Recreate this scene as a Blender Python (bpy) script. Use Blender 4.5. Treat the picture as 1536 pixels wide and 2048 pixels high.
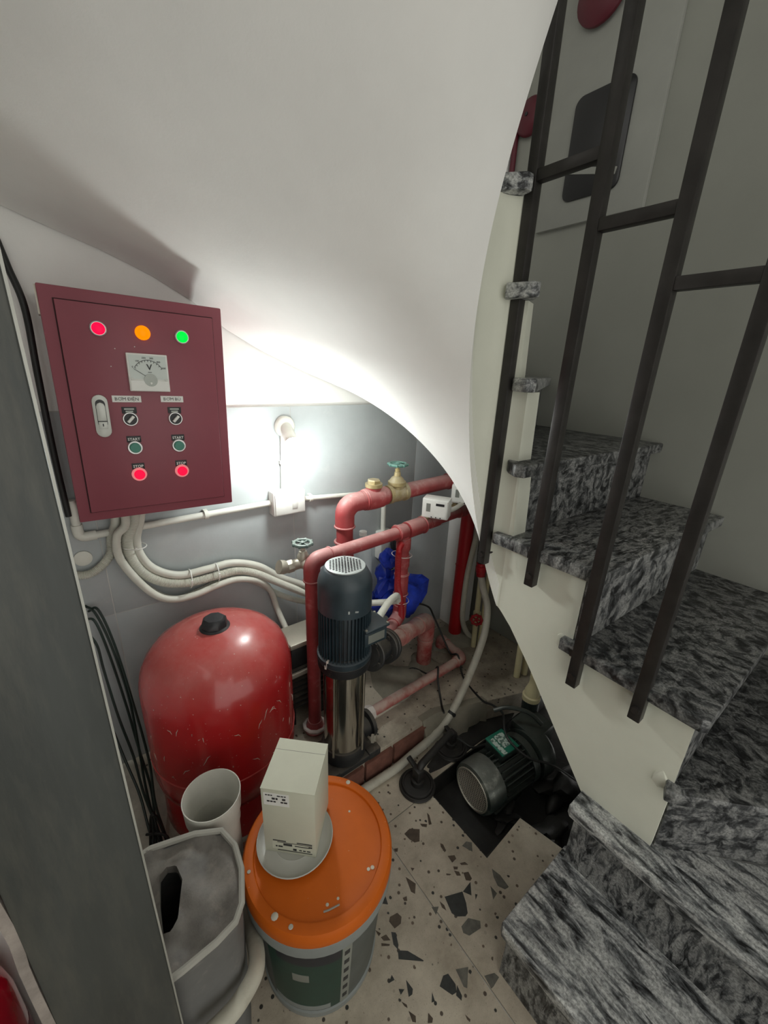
import bpy, bmesh, math, random
from mathutils import Vector, Matrix, Quaternion
random.seed(7)
sc = bpy.context.scene
col = sc.collection
for o in list(bpy.data.objects):
    bpy.data.objects.remove(o)
PI = math.pi
V = Vector

# ------------------------------------------------------------------ camera
cam_d = bpy.data.cameras.new('camera')
cam = bpy.data.objects.new('camera', cam_d)
col.objects.link(cam)
cam_d.sensor_fit = 'VERTICAL'
cam_d.sensor_height = 36.0
cam_d.lens = 816 / 2048 * 36.0
cam_d.clip_start = 0.02
CR = [[0.79143, -0.173799, 0.586032], [-0.609951, -0.287261, 0.73854], [0.039987, -0.941953, -0.333355]]
m = Matrix.Identity(4)
for i in range(3):
    m[i][0] = CR[i][0]
    m[i][1] = -CR[i][1]
    m[i][2] = -CR[i][2]
m[0][3], m[1][3], m[2][3] = 0.0, 0.0, 1.426
cam.matrix_world = m
sc.camera = cam

# ------------------------------------------------------------------ world / exposure
w = bpy.data.worlds.new('world')
sc.world = w
w.use_nodes = True
bg = w.node_tree.nodes['Background']
bg.inputs[0].default_value = (1.0, .985, .93, 1)
bg.inputs[1].default_value = 0.90
sc.view_settings.view_transform = 'Standard'
sc.view_settings.look = 'None'
sc.view_settings.gamma = 1.0
sc.view_settings.use_curve_mapping = False
sc.view_settings.exposure = 0.62
BULB = 108.0          # radiance of the bulb glass

# ------------------------------------------------------------------ materials
def newmat(name):
    m = bpy.data.materials.new(name)
    m.use_nodes = True
    nt = m.node_tree
    b = nt.nodes['Principled BSDF']
    return m, nt, b

def N(nt, t, **kw):
    n = nt.nodes.new(t)
    for k, v in kw.items():
        setattr(n, k, v)
    return n

def noise(nt, vec, scale, detail=4, rough=.6, dist=0):
    n = N(nt, 'ShaderNodeTexNoise')
    n.inputs['Scale'].default_value = scale
    n.inputs['Detail'].default_value = detail
    n.inputs['Roughness'].default_value = rough
    n.inputs['Distortion'].default_value = dist
    nt.links.new(vec, n.inputs['Vector'])
    return n.outputs['Fac']

def ramp(nt, fac, stops):
    r = N(nt, 'ShaderNodeValToRGB')
    el = r.color_ramp.elements
    while len(el) < len(stops):
        el.new(.5)
    for e, (p, c) in zip(el, stops):
        e.position = p
        e.color = c if len(c) == 4 else (*c, 1)
    nt.links.new(fac, r.inputs[0])
    return r.outputs[0]

def mix(nt, fac, a, b):
    n = N(nt, 'ShaderNodeMix', data_type='RGBA')
    for sock, v in ((n.inputs[0], fac), (n.inputs[6], a), (n.inputs[7], b)):
        if hasattr(v, 'is_linked'):
            nt.links.new(v, sock)
        elif isinstance(v, (int, float)):
            sock.default_value = v
        else:
            sock.default_value = (*v, 1)
    return n.outputs[2]

def math_(nt, op, a, b):
    n = N(nt, 'ShaderNodeMath', operation=op)
    for sock, v in zip(n.inputs, (a, b)):
        if hasattr(v, 'is_linked'):
            nt.links.new(v, sock)
        else:
            sock.default_value = v
    n.use_clamp = True
    return n.outputs[0]

def bump(nt, b, fac, strength, dist=.002):
    n = N(nt, 'ShaderNodeBump')
    n.inputs['Strength'].default_value = strength
    n.inputs['Distance'].default_value = dist
    nt.links.new(fac, n.inputs['Height'])
    nt.links.new(n.outputs[0], b.inputs['Normal'])

def mat(name, c, rough=.5, metal=0., var=.12, scale=9., bmp=0., bscale=60., dust=None, dust_amt=.5,
        dust_scale=14., up=0., spec=.5, coat=0., speck=None, speck_amt=.66, stretch=None):
    m, nt, b = newmat(name)
    tc = N(nt, 'ShaderNodeTexCoord').outputs['Object']
    if stretch:
        mp = N(nt, 'ShaderNodeMapping')
        mp.inputs['Scale'].default_value = stretch
        nt.links.new(tc, mp.inputs['Vector'])
        tc = mp.outputs[0]
    f = noise(nt, tc, scale, 5)
    lo = tuple(max(0, x * (1 - var)) for x in c)
    hi = tuple(min(1, x * (1 + var)) for x in c)
    colr = ramp(nt, f, [(.3, lo), (.7, hi)])
    if dust:
        d = noise(nt, tc, dust_scale, 6, .7)
        fac = ramp(nt, d, [(max(0, .75 - dust_amt * .5), (0, 0, 0)), (min(1, .95 - dust_amt * .3), (.85, .85, .85))])
        if up > 0:
            g = N(nt, 'ShaderNodeNewGeometry')
            sx = N(nt, 'ShaderNodeSeparateXYZ')
            nt.links.new(g.outputs['Normal'], sx.inputs[0])
            u = ramp(nt, sx.outputs['Z'], [(.1, (0, 0, 0)), (.9, (up, up, up))])
            fac2 = math_(nt, 'MULTIPLY', u, math_(nt, 'ADD', d, .25))
            fac = math_(nt, 'ADD', fac, fac2)
        colr = mix(nt, fac, colr, dust)
    if speck:
        s = noise(nt, tc, 120, 2, .5)
        fs = ramp(nt, s, [(speck_amt, (0, 0, 0)), (speck_amt + .05, (.8, .8, .8))])
        colr = mix(nt, fs, colr, speck)
    nt.links.new(colr, b.inputs['Base Color'])
    b.inputs['Roughness'].default_value = rough
    b.inputs['Metallic'].default_value = metal
    b.inputs['Specular IOR Level'].default_value = spec
    b.inputs['Coat Weight'].default_value = coat
    if bmp:
        bump(nt, b, noise(nt, tc, bscale, 6, .65), bmp)
    return m

def emis(name, c, s, rough=.3):
    m, nt, b = newmat(name)
    tc = N(nt, 'ShaderNodeTexCoord').outputs['Object']
    colr = ramp(nt, noise(nt, tc, 30), [(.3, tuple(x * .95 for x in c)), (.7, c)])
    b.inputs['Base Color'].default_value = (c[0] * .12, c[1] * .12, c[2] * .12, 1)
    b.inputs['Specular IOR Level'].default_value = .08
    nt.links.new(colr, b.inputs['Emission Color'])
    b.inputs['Emission Strength'].default_value = s
    b.inputs['Roughness'].default_value = rough
    return m

def granite(name, sx, sy, rot=0., base=.30, thr=.0):
    m, nt, b = newmat(name)
    tc = N(nt, 'ShaderNodeTexCoord').outputs['Object']
    mp = N(nt, 'ShaderNodeMapping')
    mp.inputs['Rotation'].default_value = (0, 0, rot)
    mp.inputs['Scale'].default_value = (sx, sy, sx)
    nt.links.new(tc, mp.inputs['Vector'])
    wob = N(nt, 'ShaderNodeTexNoise')
    wob.inputs['Scale'].default_value = .35
    wob.inputs['Detail'].default_value = 3
    nt.links.new(mp.outputs[0], wob.inputs['Vector'])
    vm = N(nt, 'ShaderNodeVectorMath', operation='MULTIPLY_ADD')
    nt.links.new(wob.outputs['Color'], vm.inputs[0])
    vm.inputs[1].default_value = (2.2, 2.2, 2.2)
    nt.links.new(mp.outputs[0], vm.inputs[2])
    f = noise(nt, vm.outputs[0], 1.6, 6, .62, .4)
    c1 = ramp(nt, f, [(.36 + thr, (.012, .013, .014)), (.455 + thr, (base * .45, base * .47, base * .48)),
                      (.52 + thr, (base, base * 1.02, base * 1.0)), (.68 + thr, (base * 1.7, base * 1.72, base * 1.66))])
    f2 = noise(nt, tc, 210, 3, .6)
    c2 = ramp(nt, f2, [(.35, (.35, .35, .35)), (.6, (1, 1, 1))])
    mx = N(nt, 'ShaderNodeMix', data_type='RGBA', blend_type='MULTIPLY')
    mx.inputs[0].default_value = .8
    nt.links.new(c1, mx.inputs[6])
    nt.links.new(c2, mx.inputs[7])
    nt.links.new(mx.outputs[2], b.inputs['Base Color'])
    b.inputs['Roughness'].default_value = .42
    bump(nt, b, f, .15, .001)
    return m

def terrazzo(name, base, dirt, chip_amt=.1):
    m, nt, b = newmat(name)
    tc = N(nt, 'ShaderNodeTexCoord').outputs['Object']
    big = ramp(nt, noise(nt, tc, 5, 6, .7), [(.35, dirt), (.62, base)])
    vo = N(nt, 'ShaderNodeTexVoronoi')
    vo.inputs['Scale'].default_value = 75
    nt.links.new(tc, vo.inputs['Vector'])
    sx = N(nt, 'ShaderNodeSeparateColor')
    nt.links.new(vo.outputs['Color'], sx.inputs[0])
    pick = ramp(nt, sx.outputs[0], [(1 - chip_amt - .01, (0, 0, 0)), (1 - chip_amt, (1, 1, 1))])
    near = ramp(nt, vo.outputs['Distance'], [(.28, (1, 1, 1)), (.36, (0, 0, 0))])
    fac = math_(nt, 'MULTIPLY', pick, near)
    cc = ramp(nt, sx.outputs[1], [(.2, (.03, .03, .026)), (.8, (.14, .10, .07))])
    c = mix(nt, fac, big, cc)
    sp = ramp(nt, noise(nt, tc, 330, 3, .6), [(.62, (0, 0, 0)), (.68, (.7, .7, .7))])
    c = mix(nt, sp, c, tuple(x * .35 for x in base))
    nt.links.new(c, b.inputs['Base Color'])
    b.inputs['Roughness'].default_value = .5
    bump(nt, b, noise(nt, tc, 120, 4), .12, .001)
    return m

def clear(name, c=(.80, .88, .90), rough=.22):
    m, nt, b = newmat(name)
    tc = N(nt, 'ShaderNodeTexCoord').outputs['Object']
    nt.links.new(ramp(nt, noise(nt, tc, 40), [(.3, tuple(x * .94 for x in c)), (.7, c)]), b.inputs['Base Color'])
    b.inputs['Transmission Weight'].default_value = .5
    b.inputs['Roughness'].default_value = rough
    b.inputs['IOR'].default_value = 1.15
    return m

def printed(name, c, ink, sx, sz, amt=.5):
    """flat print: broken lines of tiny ink marks"""
    m, nt, b = newmat(name)
    tc = N(nt, 'ShaderNodeTexCoord').outputs['Object']
    mp = N(nt, 'ShaderNodeMapping')
    mp.inputs['Scale'].default_value = (sx, sx, sz)
    nt.links.new(tc, mp.inputs['Vector'])
    f = noise(nt, mp.outputs[0], 1, 1, .3)
    fac = ramp(nt, f, [(amt, (0, 0, 0)), (amt + .03, (1, 1, 1))])
    nt.links.new(mix(nt, fac, c, ink), b.inputs['Base Color'])
    b.inputs['Roughness'].default_value = .6
    return m

MT = {}
MT['plaster'] = mat('white_plaster', (.86, .855, .825), .75, var=.05, scale=3, bmp=.25, bscale=45)
MT['string'] = mat('cream_string_paint', (.72, .73, .625), .7, var=.05, scale=4, bmp=.3, bscale=40)
MT['plaster_shade'] = mat('shade_darkened_plaster', (.285, .29, .255), .7, var=.06, scale=3, bmp=.2, bscale=50)  # white plaster with the shade of the unlit stair wall put into its colour
MT['tile'] = mat('grey_wall_tile', (.42, .45, .455), .42, var=.10, scale=4, bmp=.12, bscale=90,
                 dust=(.53, .54, .52), dust_amt=.35, dust_scale=6)
MT['grout'] = mat('pale_grout', (.5, .5, .48), .9)
MT['granite'] = granite('dark_streaked_granite', 16, 42, .0, .24)
MT['granite2'] = granite('streaked_granite', 34, 9, .28, .40)
MT['granite3'] = granite('veined_granite', 24, 22, .6, .19, .02)
MT['terrazzo'] = terrazzo('beige_terrazzo', (.58, .515, .41), (.35, .30, .23), .16)
MT['terrazzo2'] = terrazzo('dusty_terrazzo', (.52, .46, .365), (.23, .20, .155), .10)
MT['chip_dark'] = mat('dark_stone_chip', (.030, .032, .030), .45, var=.3, scale=60)
MT['chip_brown'] = mat('brown_stone_chip', (.085, .062, .042), .5, var=.3, scale=60)
MT['chip_grey'] = mat('grey_stone_chip', (.13, .125, .105), .5, var=.3, scale=60)
MT['brick'] = mat('red_brick', (.16, .065, .045), .85, var=.3, scale=25, bmp=.6, bscale=80, dust=(.25, .2, .15), dust_amt=.3)
MT['mud'] = mat('oily_mud', (.018, .017, .015), .55, var=.6, scale=12, bmp=1., bscale=30, dust=(.06, .055, .05), dust_amt=.25)
MT['concrete'] = mat('rough_concrete', (.24, .22, .17), .9, var=.25, scale=8, bmp=.6, bscale=50)
MT['white_dust'] = mat('white_plaster_rubble', (.55, .52, .44), .9, var=.2, scale=14, bmp=.8, bscale=60)
MT['steel_post'] = mat('grey_sheet_steel', (.062, .067, .063), .5, .25, var=.22, scale=6, bmp=.15, bscale=30, dust=(.115, .112, .095), dust_amt=.55, dust_scale=9, stretch=(3., 3., .45))
MT['steel_edge'] = mat('painted_edge_highlight', (.42, .42, .38), .45, .5)  # pale colour standing for the glint on the post edge
MT['iron'] = mat('black_painted_iron', (.030, .027, .025), .42, .3, var=.3, scale=20, dust=(.16, .14, .11), dust_amt=.12)
MT['cab'] = mat('maroon_cabinet_paint', (.235, .052, .072), .42, var=.06, scale=4, bmp=.03)
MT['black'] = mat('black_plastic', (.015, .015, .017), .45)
MT['groove'] = mat('dark_seam', (.035, .008, .01), .8)
MT['steelbz'] = mat('silver_bezel', (.62, .62, .6), .3, .7)
MT['lens_r'] = emis('red_pilot_lens', (1., .004, .055), .85)
MT['lens_o'] = emis('amber_pilot_lens', (1., .26, .0), .75)
MT['lens_g'] = emis('green_pilot_lens', (.0, .80, .06), .75)
MT['btn_g'] = mat('green_button', (.03, .20, .14), .35)
MT['btn_r'] = emis('lit_red_button', (1., .004, .045), .85)
MT['btn_rim'] = emis('pale_red_button_rim', (1., .30, .30), .42)
MT['handle'] = mat('grey_zinc_handle', (.50, .51, .47), .4, .3)
MT['white_pl'] = mat('white_plastic', (.74, .74, .70), .42, var=.05, scale=20)
MT['pvc'] = mat('white_pvc', (.70, .70, .63), .45, var=.06, scale=20, dust=(.5, .46, .38), dust_amt=.25)
MT['corr'] = mat('pale_corrugated_pvc', (.60, .60, .53), .5, var=.08, scale=15, dust=(.4, .37, .3), dust_amt=.3, up=.2)
MT['cream'] = mat('cream_pvc', (.66, .60, .36), .45, var=.1, scale=15, dust=(.4, .34, .2), dust_amt=.3)
MT['hose'] = mat('dusty_white_hose', (.50, .48, .40), .6, var=.12, scale=18, dust=(.3, .27, .2), dust_amt=.4)
MT['red_tank'] = mat('red_tank_enamel', (.40, .012, .014), .27, var=.12, scale=4, dust=(.55, .30, .26), dust_amt=.10,
                     dust_scale=30, up=.36, coat=.3, speck=(.6, .45, .40), speck_amt=.715)
MT['red_pipe'] = mat('red_pipe_paint', (.34, .05, .052), .5, var=.2, scale=14, dust=(.52, .33, .31), dust_amt=.38, up=.85)
MT['red_pipe2'] = mat('dusty_red_pipe_paint', (.36, .05, .045), .65, var=.2, scale=14, dust=(.46, .33, .28), dust_amt=.75, up=.95)
MT['red_clean'] = mat('deep_red_pipe_paint', (.36, .006, .010), .42, var=.12, scale=10)
MT['tape'] = mat('white_thread_sealant', (.66, .6, .55), .7)
MT['brass'] = mat('dusty_brass', (.45, .36, .17), .5, .4, var=.2, scale=25, dust=(.5, .45, .36), dust_amt=.6, up=.5)
MT['wheel_g'] = mat('green_handwheel', (.09, .24, .20), .5, dust=(.35, .4, .36), dust_amt=.25, up=.4)
MT['wheel_d'] = mat('dark_green_handwheel', (.06, .11, .10), .5, dust=(.35, .36, .32), dust_amt=.3, up=.5)
MT['zinc'] = mat('galvanised_fitting', (.42, .40, .33), .45, .5, var=.15, dust=(.5, .45, .38), dust_amt=.4, up=.5)
MT['motor'] = mat('blue_black_motor_paint', (.022, .038, .048), .42, var=.3, scale=15, dust=(.10, .12, .13), dust_amt=.2, up=.75)
MT['castiron'] = mat('black_cast_iron', (.018, .020, .022), .5, .2, var=.3, dust=(.22, .19, .15), dust_amt=.3, up=.5, bmp=.3)
MT['grille'] = mat('pale_fan_grille', (.42, .45, .44), .5, .2)
MT['inox'] = mat('polished_stainless', (.62, .60, .55), .13, 1., var=.08, scale=5)
MT['plate'] = mat('dull_nameplate', (.30, .32, .29), .4, .5)
MT['blue'] = mat('blue_plastic_film', (.02, .055, .50), .25, var=.35, scale=20, bmp=.8, bscale=40)
MT['clear'] = clear('clear_bottle_plastic')
MT['rubber'] = mat('black_rubber', (.016, .015, .014), .5, var=.3, dust=(.09, .08, .065), dust_amt=.25, up=.12)
MT['cable'] = mat('black_cable', (.014, .015, .014), .5)
MT['cable_gr'] = mat('dark_green_black_wire', (.010, .022, .017), .45)
MT['sump'] = mat('greasy_green_black_motor', (.020, .028, .024), .38, .2, var=.5, scale=18, dust=(.20, .21, .18), dust_amt=.18, up=.25, bmp=.4)
MT['sumpf'] = mat('worn_fan_cowl', (.035, .05, .045), .32, .4, var=.5, scale=14, dust=(.5, .5, .44), dust_amt=.4, up=.4)
MT['green_pl'] = mat('green_terminal_cover', (.015, .15, .095), .4, dust=(.2, .3, .25), dust_amt=.2)
MT['pale_lbl'] = printed('pale_rating_label', (.42, .50, .44), (.10, .16, .13), 120, 260, .52)
MT['orange'] = mat('orange_bucket_lid', (.56, .115, .008), .5, var=.10, scale=6, bmp=.08, bscale=200, spec=.2, speck=(.62, .5, .4), speck_amt=.745)
MT['pail'] = mat('scratched_grey_pail', (.085, .095, .088), .5, var=.2, scale=14, dust=(.25, .25, .22), dust_amt=.2, dust_scale=40)
MT['pail_rim'] = mat('pale_grey_pail_rim', (.24, .26, .25), .5, var=.1)
MT['pail_grn'] = mat('dark_green_pail_label', (.006, .040, .027), .4, var=.25, scale=12)
MT['pail_blk'] = mat('near_black_pail_print', (.010, .012, .020), .4)
MT['pail_str'] = mat('pale_grey_label_strip', (.22, .23, .20), .5)
MT['card'] = mat('cream_cardboard', (.55, .55, .44), .62, var=.04, scale=12)
MT['sticker'] = printed('white_box_sticker', (.60, .60, .53), (.08, .08, .08), 260, 420, .56)
MT['ink'] = mat('black_ink', (.03, .03, .03), .6)
MT['offcut'] = mat('dusty_white_pipe', (.58, .57, .51), .5, var=.08, scale=14, dust=(.42, .39, .33), dust_amt=.35)
MT['saucer'] = mat('milky_plastic_lid', (.46, .46, .42), .4, var=.05)
MT['binp'] = mat('dusty_grey_plastic', (.145, .145, .14), .6, var=.15, scale=10, dust=(.28, .255, .23), dust_amt=.4, up=.3)
MT['sheet'] = mat('dusty_plastic_sheet', (.15, .138, .122), .55, var=.4, scale=18, bmp=1., bscale=30, dust=(.27, .24, .205), dust_amt=.45, dust_scale=26)
MT['sheet_edge'] = mat('pale_sheet_rim', (.34, .33, .29), .6, var=.15)
MT['ext'] = mat('glossy_red_cylinder', (.25, .004, .012), .15, coat=.5)
MT['panel_w'] = mat('grey_panel_paint', (.30, .305, .275), .6, var=.05)
MT['panel_d'] = mat('dark_window_glass', (.012, .012, .013), .3)
MT['bell'] = mat('dark_red_bell', (.09, .006, .015), .5)
MT['peel'] = mat('peeling_pinkish_plaster', (.30, .26, .23), .85, var=.3, scale=25, bmp=.8, bscale=50)
MT['bulb'] = emis('glowing_bulb', (.94, 1.0, .97), BULB)
MT['dial'] = mat('meter_dial', (.55, .60, .56), .3, var=.03)

# ------------------------------------------------------------------ mesh building
class B:
    def __init__(s):
        s.bm = bmesh.new()

    def box(s, c, d, rot=None, bev=0.):
        """centre, full dimensions, optional 3x3 rotation"""
        r = bmesh.ops.create_cube(s.bm, size=1.)
        vs = r['verts']
        M = Matrix.Diagonal((*d, 1))
        if rot is not None:
            M = rot.to_4x4() @ M
        M = Matrix.Translation(V(c)) @ M
        bmesh.ops.transform(s.bm, matrix=M, verts=vs)
        if bev > 0:
            es = list({e for v in vs for e in v.link_edges})
            bmesh.ops.bevel(s.bm, geom=es, offset=bev, segments=2, affect='EDGES', profile=.5)
        return s

    def ring_stack(s, rings, cap0=True, cap1=True, closed=True):
        prev = None
        first = None
        for r in rings:
            vs = [s.bm.verts.new(p) for p in r]
            n = len(vs)
            if prev:
                for i in range(n if closed else n - 1):
                    j = (i + 1) % n
                    s.bm.faces.new((prev[i], prev[j], vs[j], vs[i]))
            else:
                first = vs
            prev = vs
        if cap0 and len(first) > 2:
            s.bm.faces.new(list(reversed(first)))
        if cap1 and len(prev) > 2:
            s.bm.faces.new(prev)
        return s

    def lathe(s, prof, p=(0, 0, 0), d=(0, 0, 1), seg=24, cap=True, phase=0.):
        """profile [(radius, height)] turned about axis d through p"""
        q = V((0, 0, 1)).rotation_difference(V(d).normalized())
        P = V(p)
        rings = []
        for r, h in prof:
            r = max(r, 1e-5)
            rings.append([P + q @ V((r * math.cos(2 * PI * i / seg + phase), r * math.sin(2 * PI * i / seg + phase), h)) for i in range(seg)])
        return s.ring_stack(rings, cap, cap)

    def cyl(s, a, b, r, r2=None, seg=16):
        a, b = V(a), V(b)
        L = (b - a).length
        return s.lathe([(r, 0), (r if r2 is None else r2, L)], a, b - a, seg)

    def tube(s, path, r, seg=12, cap=True):
        path = [V(p) for p in path]
        n = len(path)
        up = None
        rings = []
        for i in range(n):
            t = (path[min(i + 1, n - 1)] - path[max(i - 1, 0)]).normalized()
            if up is None:
                a = V((0, 0, 1)) if abs(t.z) < .9 else V((1, 0, 0))
                up = t.cross(a).normalized()
            else:
                up = (up - t * up.dot(t)).normalized()
            bi = t.cross(up)
            rr = r[i] if isinstance(r, (list, tuple)) else r
            rings.append([path[i] + (up * math.cos(2 * PI * k / seg) + bi * math.sin(2 * PI * k / seg)) * rr for k in range(seg)])
        return s.ring_stack(rings, cap, cap)

    def prism(s, poly, z0, z1):
        """horizontal polygon extruded in z"""
        bot = [s.bm.verts.new((x, y, z0)) for x, y in poly]
        top = [s.bm.verts.new((x, y, z1)) for x, y in poly]
        n = len(poly)
        for i in range(n):
            j = (i + 1) % n
            s.bm.faces.new((bot[i], bot[j], top[j], top[i]))
        s.bm.faces.new(list(reversed(bot)))
        s.bm.faces.new(top)
        return s

    def torus(s, c, d, R, r, seg=28, sg=8):
        q = V((0, 0, 1)).rotation_difference(V(d).normalized())
        C = V(c)
        rings = []
        for i in range(seg + 1):
            a = 2 * PI * i / seg
            rings.append([C + q @ V(((R + r * math.cos(2 * PI * k / sg)) * math.cos(a), (R + r * math.cos(2 * PI * k / sg)) * math.sin(a), r * math.sin(2 * PI * k / sg))) for k in range(sg)])
        s.ring_stack(rings, False, False)
        bmesh.ops.remove_doubles(s.bm, verts=s.bm.verts, dist=1e-6)
        return s

    def quad(s, *pts):
        s.bm.faces.new([s.bm.verts.new(p) for p in pts])
        return s

ORG = {}

def obj(name, b, m, parent=None, smooth=True, label=None, bevel=0., angle=38):
    bm = b.bm
    bmesh.ops.recalc_face_normals(bm, faces=bm.faces)
    if bevel > 0:
        es = [e for e in bm.edges if len(e.link_faces) == 2 and e.calc_face_angle(0) > math.radians(50)]
        bmesh.ops.bevel(bm, geom=es, offset=bevel, segments=2, affect='EDGES', profile=.5)
    off = ORG.get(parent.name, V((0, 0, 0))) if parent else V((0, 0, 0))
    if off.length > 0:
        bmesh.ops.translate(bm, vec=-off, verts=bm.verts)
    for f in bm.faces:
        f.smooth = smooth
    lim = math.radians(angle)
    for e in bm.edges:
        if len(e.link_faces) == 2 and e.calc_face_angle(0) > lim:
            e.smooth = False
    me = bpy.data.meshes.new(name)
    bm.to_mesh(me)
    bm.free()
    me.materials.append(MT[m])
    o = bpy.data.objects.new(name, me)
    col.objects.link(o)
    if parent:
        o.parent = parent
        ORG[o.name] = off
    else:
        ORG[o.name] = V((0, 0, 0))
    if label:
        o['label'] = label
    return o

def tag(o, label, cat, group=None, kind=None):
    o['label'] = label
    o['category'] = cat
    if group:
        o['group'] = group
    if kind:
        o['kind'] = kind
    return o

def struct(o):
    o['kind'] = 'structure'
    return o

def thing(name, label, cat, loc, group=None):
    o = bpy.data.objects.new(name, None)
    o.empty_display_size = .05
    col.objects.link(o)
    o.location = loc
    ORG[o.name] = V(loc)
    return tag(o, label, cat, group)

def shared(name, src, loc, parent):
    """another piece with the same mesh, moved by loc"""
    o = bpy.data.objects.new(name, src.data)
    col.objects.link(o)
    o.parent = parent
    o.location = V(loc)
    return o

def spline(pts, n=10):
    """Catmull-Rom through points"""
    P = [V(p) for p in pts]
    P = [P[0] * 2 - P[1]] + P + [P[-1] * 2 - P[-2]]
    out = []
    for i in range(1, len(P) - 2):
        a, b, c, d = P[i - 1:i + 3]
        for k in range(n):
            t = k / n
            out.append(.5 * ((2 * b) + (c - a) * t + (2 * a - 5 * b + 4 * c - d) * t * t + (3 * b - a - 3 * c + d) * t ** 3))
    out.append(P[-2].copy())
    return out

def fillet(pts, r, n=7):
    """polyline with rounded corners"""
    P = [V(p) for p in pts]
    out = [P[0]]
    for i in range(1, len(P) - 1):
        a = (P[i - 1] - P[i])
        b = (P[i + 1] - P[i])
        rr = min(r, a.length * .49, b.length * .49)
        p0 = P[i] + a.normalized() * rr
        p1 = P[i] + b.normalized() * rr
        for k in range(n + 1):
            t = k / n
            out.append(p0 * (1 - t) ** 2 + P[i] * 2 * t * (1 - t) + p1 * t * t)
    out.append(P[-1])
    return out

def resample(path, step):
    out = [path[0].copy()]
    acc = 0.
    for a, b in zip(path, path[1:]):
        L = (b - a).length
        d = step - acc
        while d <= L:
            out.append(a.lerp(b, d / L))
            d += step
        acc = (acc + L) % step if L > 0 else acc
    return out

def rotz(a):
    return Matrix.Rotation(a, 3, 'Z')

def text_obj(name, s, size, origin, right, up, m, parent, depth=.0004, bold=0.):
    """lettering laid in the plane of right/up, centred on origin"""
    cu = bpy.data.curves.new(name, 'FONT')
    cu.body = s
    cu.size = size
    cu.align_x = 'CENTER'
    cu.align_y = 'CENTER'
    cu.extrude = depth
    cu.offset = bold
    cu.resolution_u = 2
    t = bpy.data.objects.new('tmp', cu)
    col.objects.link(t)
    dg = bpy.context.evaluated_depsgraph_get()
    me = bpy.data.meshes.new_from_object(t.evaluated_get(dg))
    bpy.data.objects.remove(t)
    R_, U_ = V(right).normalized(), V(up).normalized()
    Nn = R_.cross(U_)
    off = ORG.get(parent.name, V((0, 0, 0)))
    O = V(origin) - off
    for v in me.vertices:
        c = v.co
        v.co = O + R_ * c.x + U_ * c.y + Nn * c.z
    me.materials.clear()
    me.materials.append(MT[m])
    o = bpy.data.objects.new(name, me)
    col.objects.link(o)
    o.parent = parent
    ORG[o.name] = off
    return o

def viet_text(name, s, size, origin, right, up, m, parent, depth=.0003):
    """lettering set glyph by glyph, with Vietnamese marks added as strokes"""
    R_, U_ = V(right).normalized(), V(up).normalized()
    Nn = R_.cross(U_)
    base = {'\u01a0': 'O', '\u0110': 'D', '\u1ec6': '\u00ca'}
    pen = 0.
    vs, fs = [], []
    def quad(x0, y0, x1, y1):
        k = len(vs)
        vs.extend([(x0, y0), (x1, y0), (x1, y1), (x0, y1)])
        fs.append((k, k + 1, k + 2, k + 3))
    for ch in s:
        if ch == ' ':
            pen += .25
            continue
        cu = bpy.data.curves.new('g', 'FONT')
        cu.body = base.get(ch, ch)
        cu.resolution_u = 2
        t = bpy.data.objects.new('tmp', cu)
        col.objects.link(t)
        me = bpy.data.meshes.new_from_object(t.evaluated_get(bpy.context.evaluated_depsgraph_get()))
        bpy.data.objects.remove(t)
        x0 = min(v.co.x for v in me.vertices)
        x1 = max(v.co.x for v in me.vertices)
        k = len(vs)
        vs.extend([(v.co.x - x0 + pen, v.co.y) for v in me.vertices])
        fs.extend([tuple(i + k for i in p.vertices) for p in me.polygons])
        if ch == '\u01a0':
            quad(pen + (x1 - x0) - .10, .60, pen + (x1 - x0) + .04, .67)
            quad(pen + (x1 - x0) - .02, .60, pen + (x1 - x0) + .05, .80)
        if ch == '\u0110':
            quad(pen - .08, .31, pen + .28, .39)
        if ch == '\u1ec6':
            quad(pen + .14, -.17, pen + .25, -.07)
        pen += x1 - x0 + .11
    w_ = pen - .11
    off = ORG.get(parent.name, V((0, 0, 0)))
    O = V(origin) - off
    me = bpy.data.meshes.new(name)
    me.from_pydata([O + R_ * ((x - w_ / 2) * size) + U_ * ((y - .34) * size) + Nn * depth for x, y in vs], [], fs)
    me.materials.append(MT[m])
    o = bpy.data.objects.new(name, me)
    col.objects.link(o)
    o.parent = parent
    ORG[o.name] = off
    return o

# ================================================================== SETTING
W = 1.338            # back wall
ZP = .108            # raised rear floor
RW = 1.66            # stair wall on the right
RI = .2023           # riser
HX, HY, HR = .8196, .599, .087   # stair well centre and radius

# ---- floor with sump pit
PIT = [(.811, .433), (1.0, .444), (1.03, .30), (1.19, .30), (RW, .30), (RW, .72), (.811, .72)]
fb = B()
fb.prism([(-1.2, -1.6), (RW, -1.6), (RW, .095), (-1.2, .095)], -.10, -.004)
fb.prism([(-1.2, .095), (.59, .095), (.59, .86), (-1.2, .86)], -.10, -.004)
fb.prism([(.59, .095), (RW, .095), (RW, .30), (1.03, .30), (1.0, .444), (.811, .433), (.811, .72), (RW, .72), (RW, .86), (.59, .86)], -.10, -.004)
floor = struct(obj('floor', fb, 'grout'))
for q_ in (((1.235, .7195, -.05), (.85, .006, .092)), ((.8135, .577, -.05), (.006, .285, .092)), ((.905, .4365, -.05), (.19, .006, .092)), ((1.34, .303, -.05), (.64, .006, .092))):
    obj('pit_side', B().box(*q_), 'mud', floor)
sl_ = B()
rings = []
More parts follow.
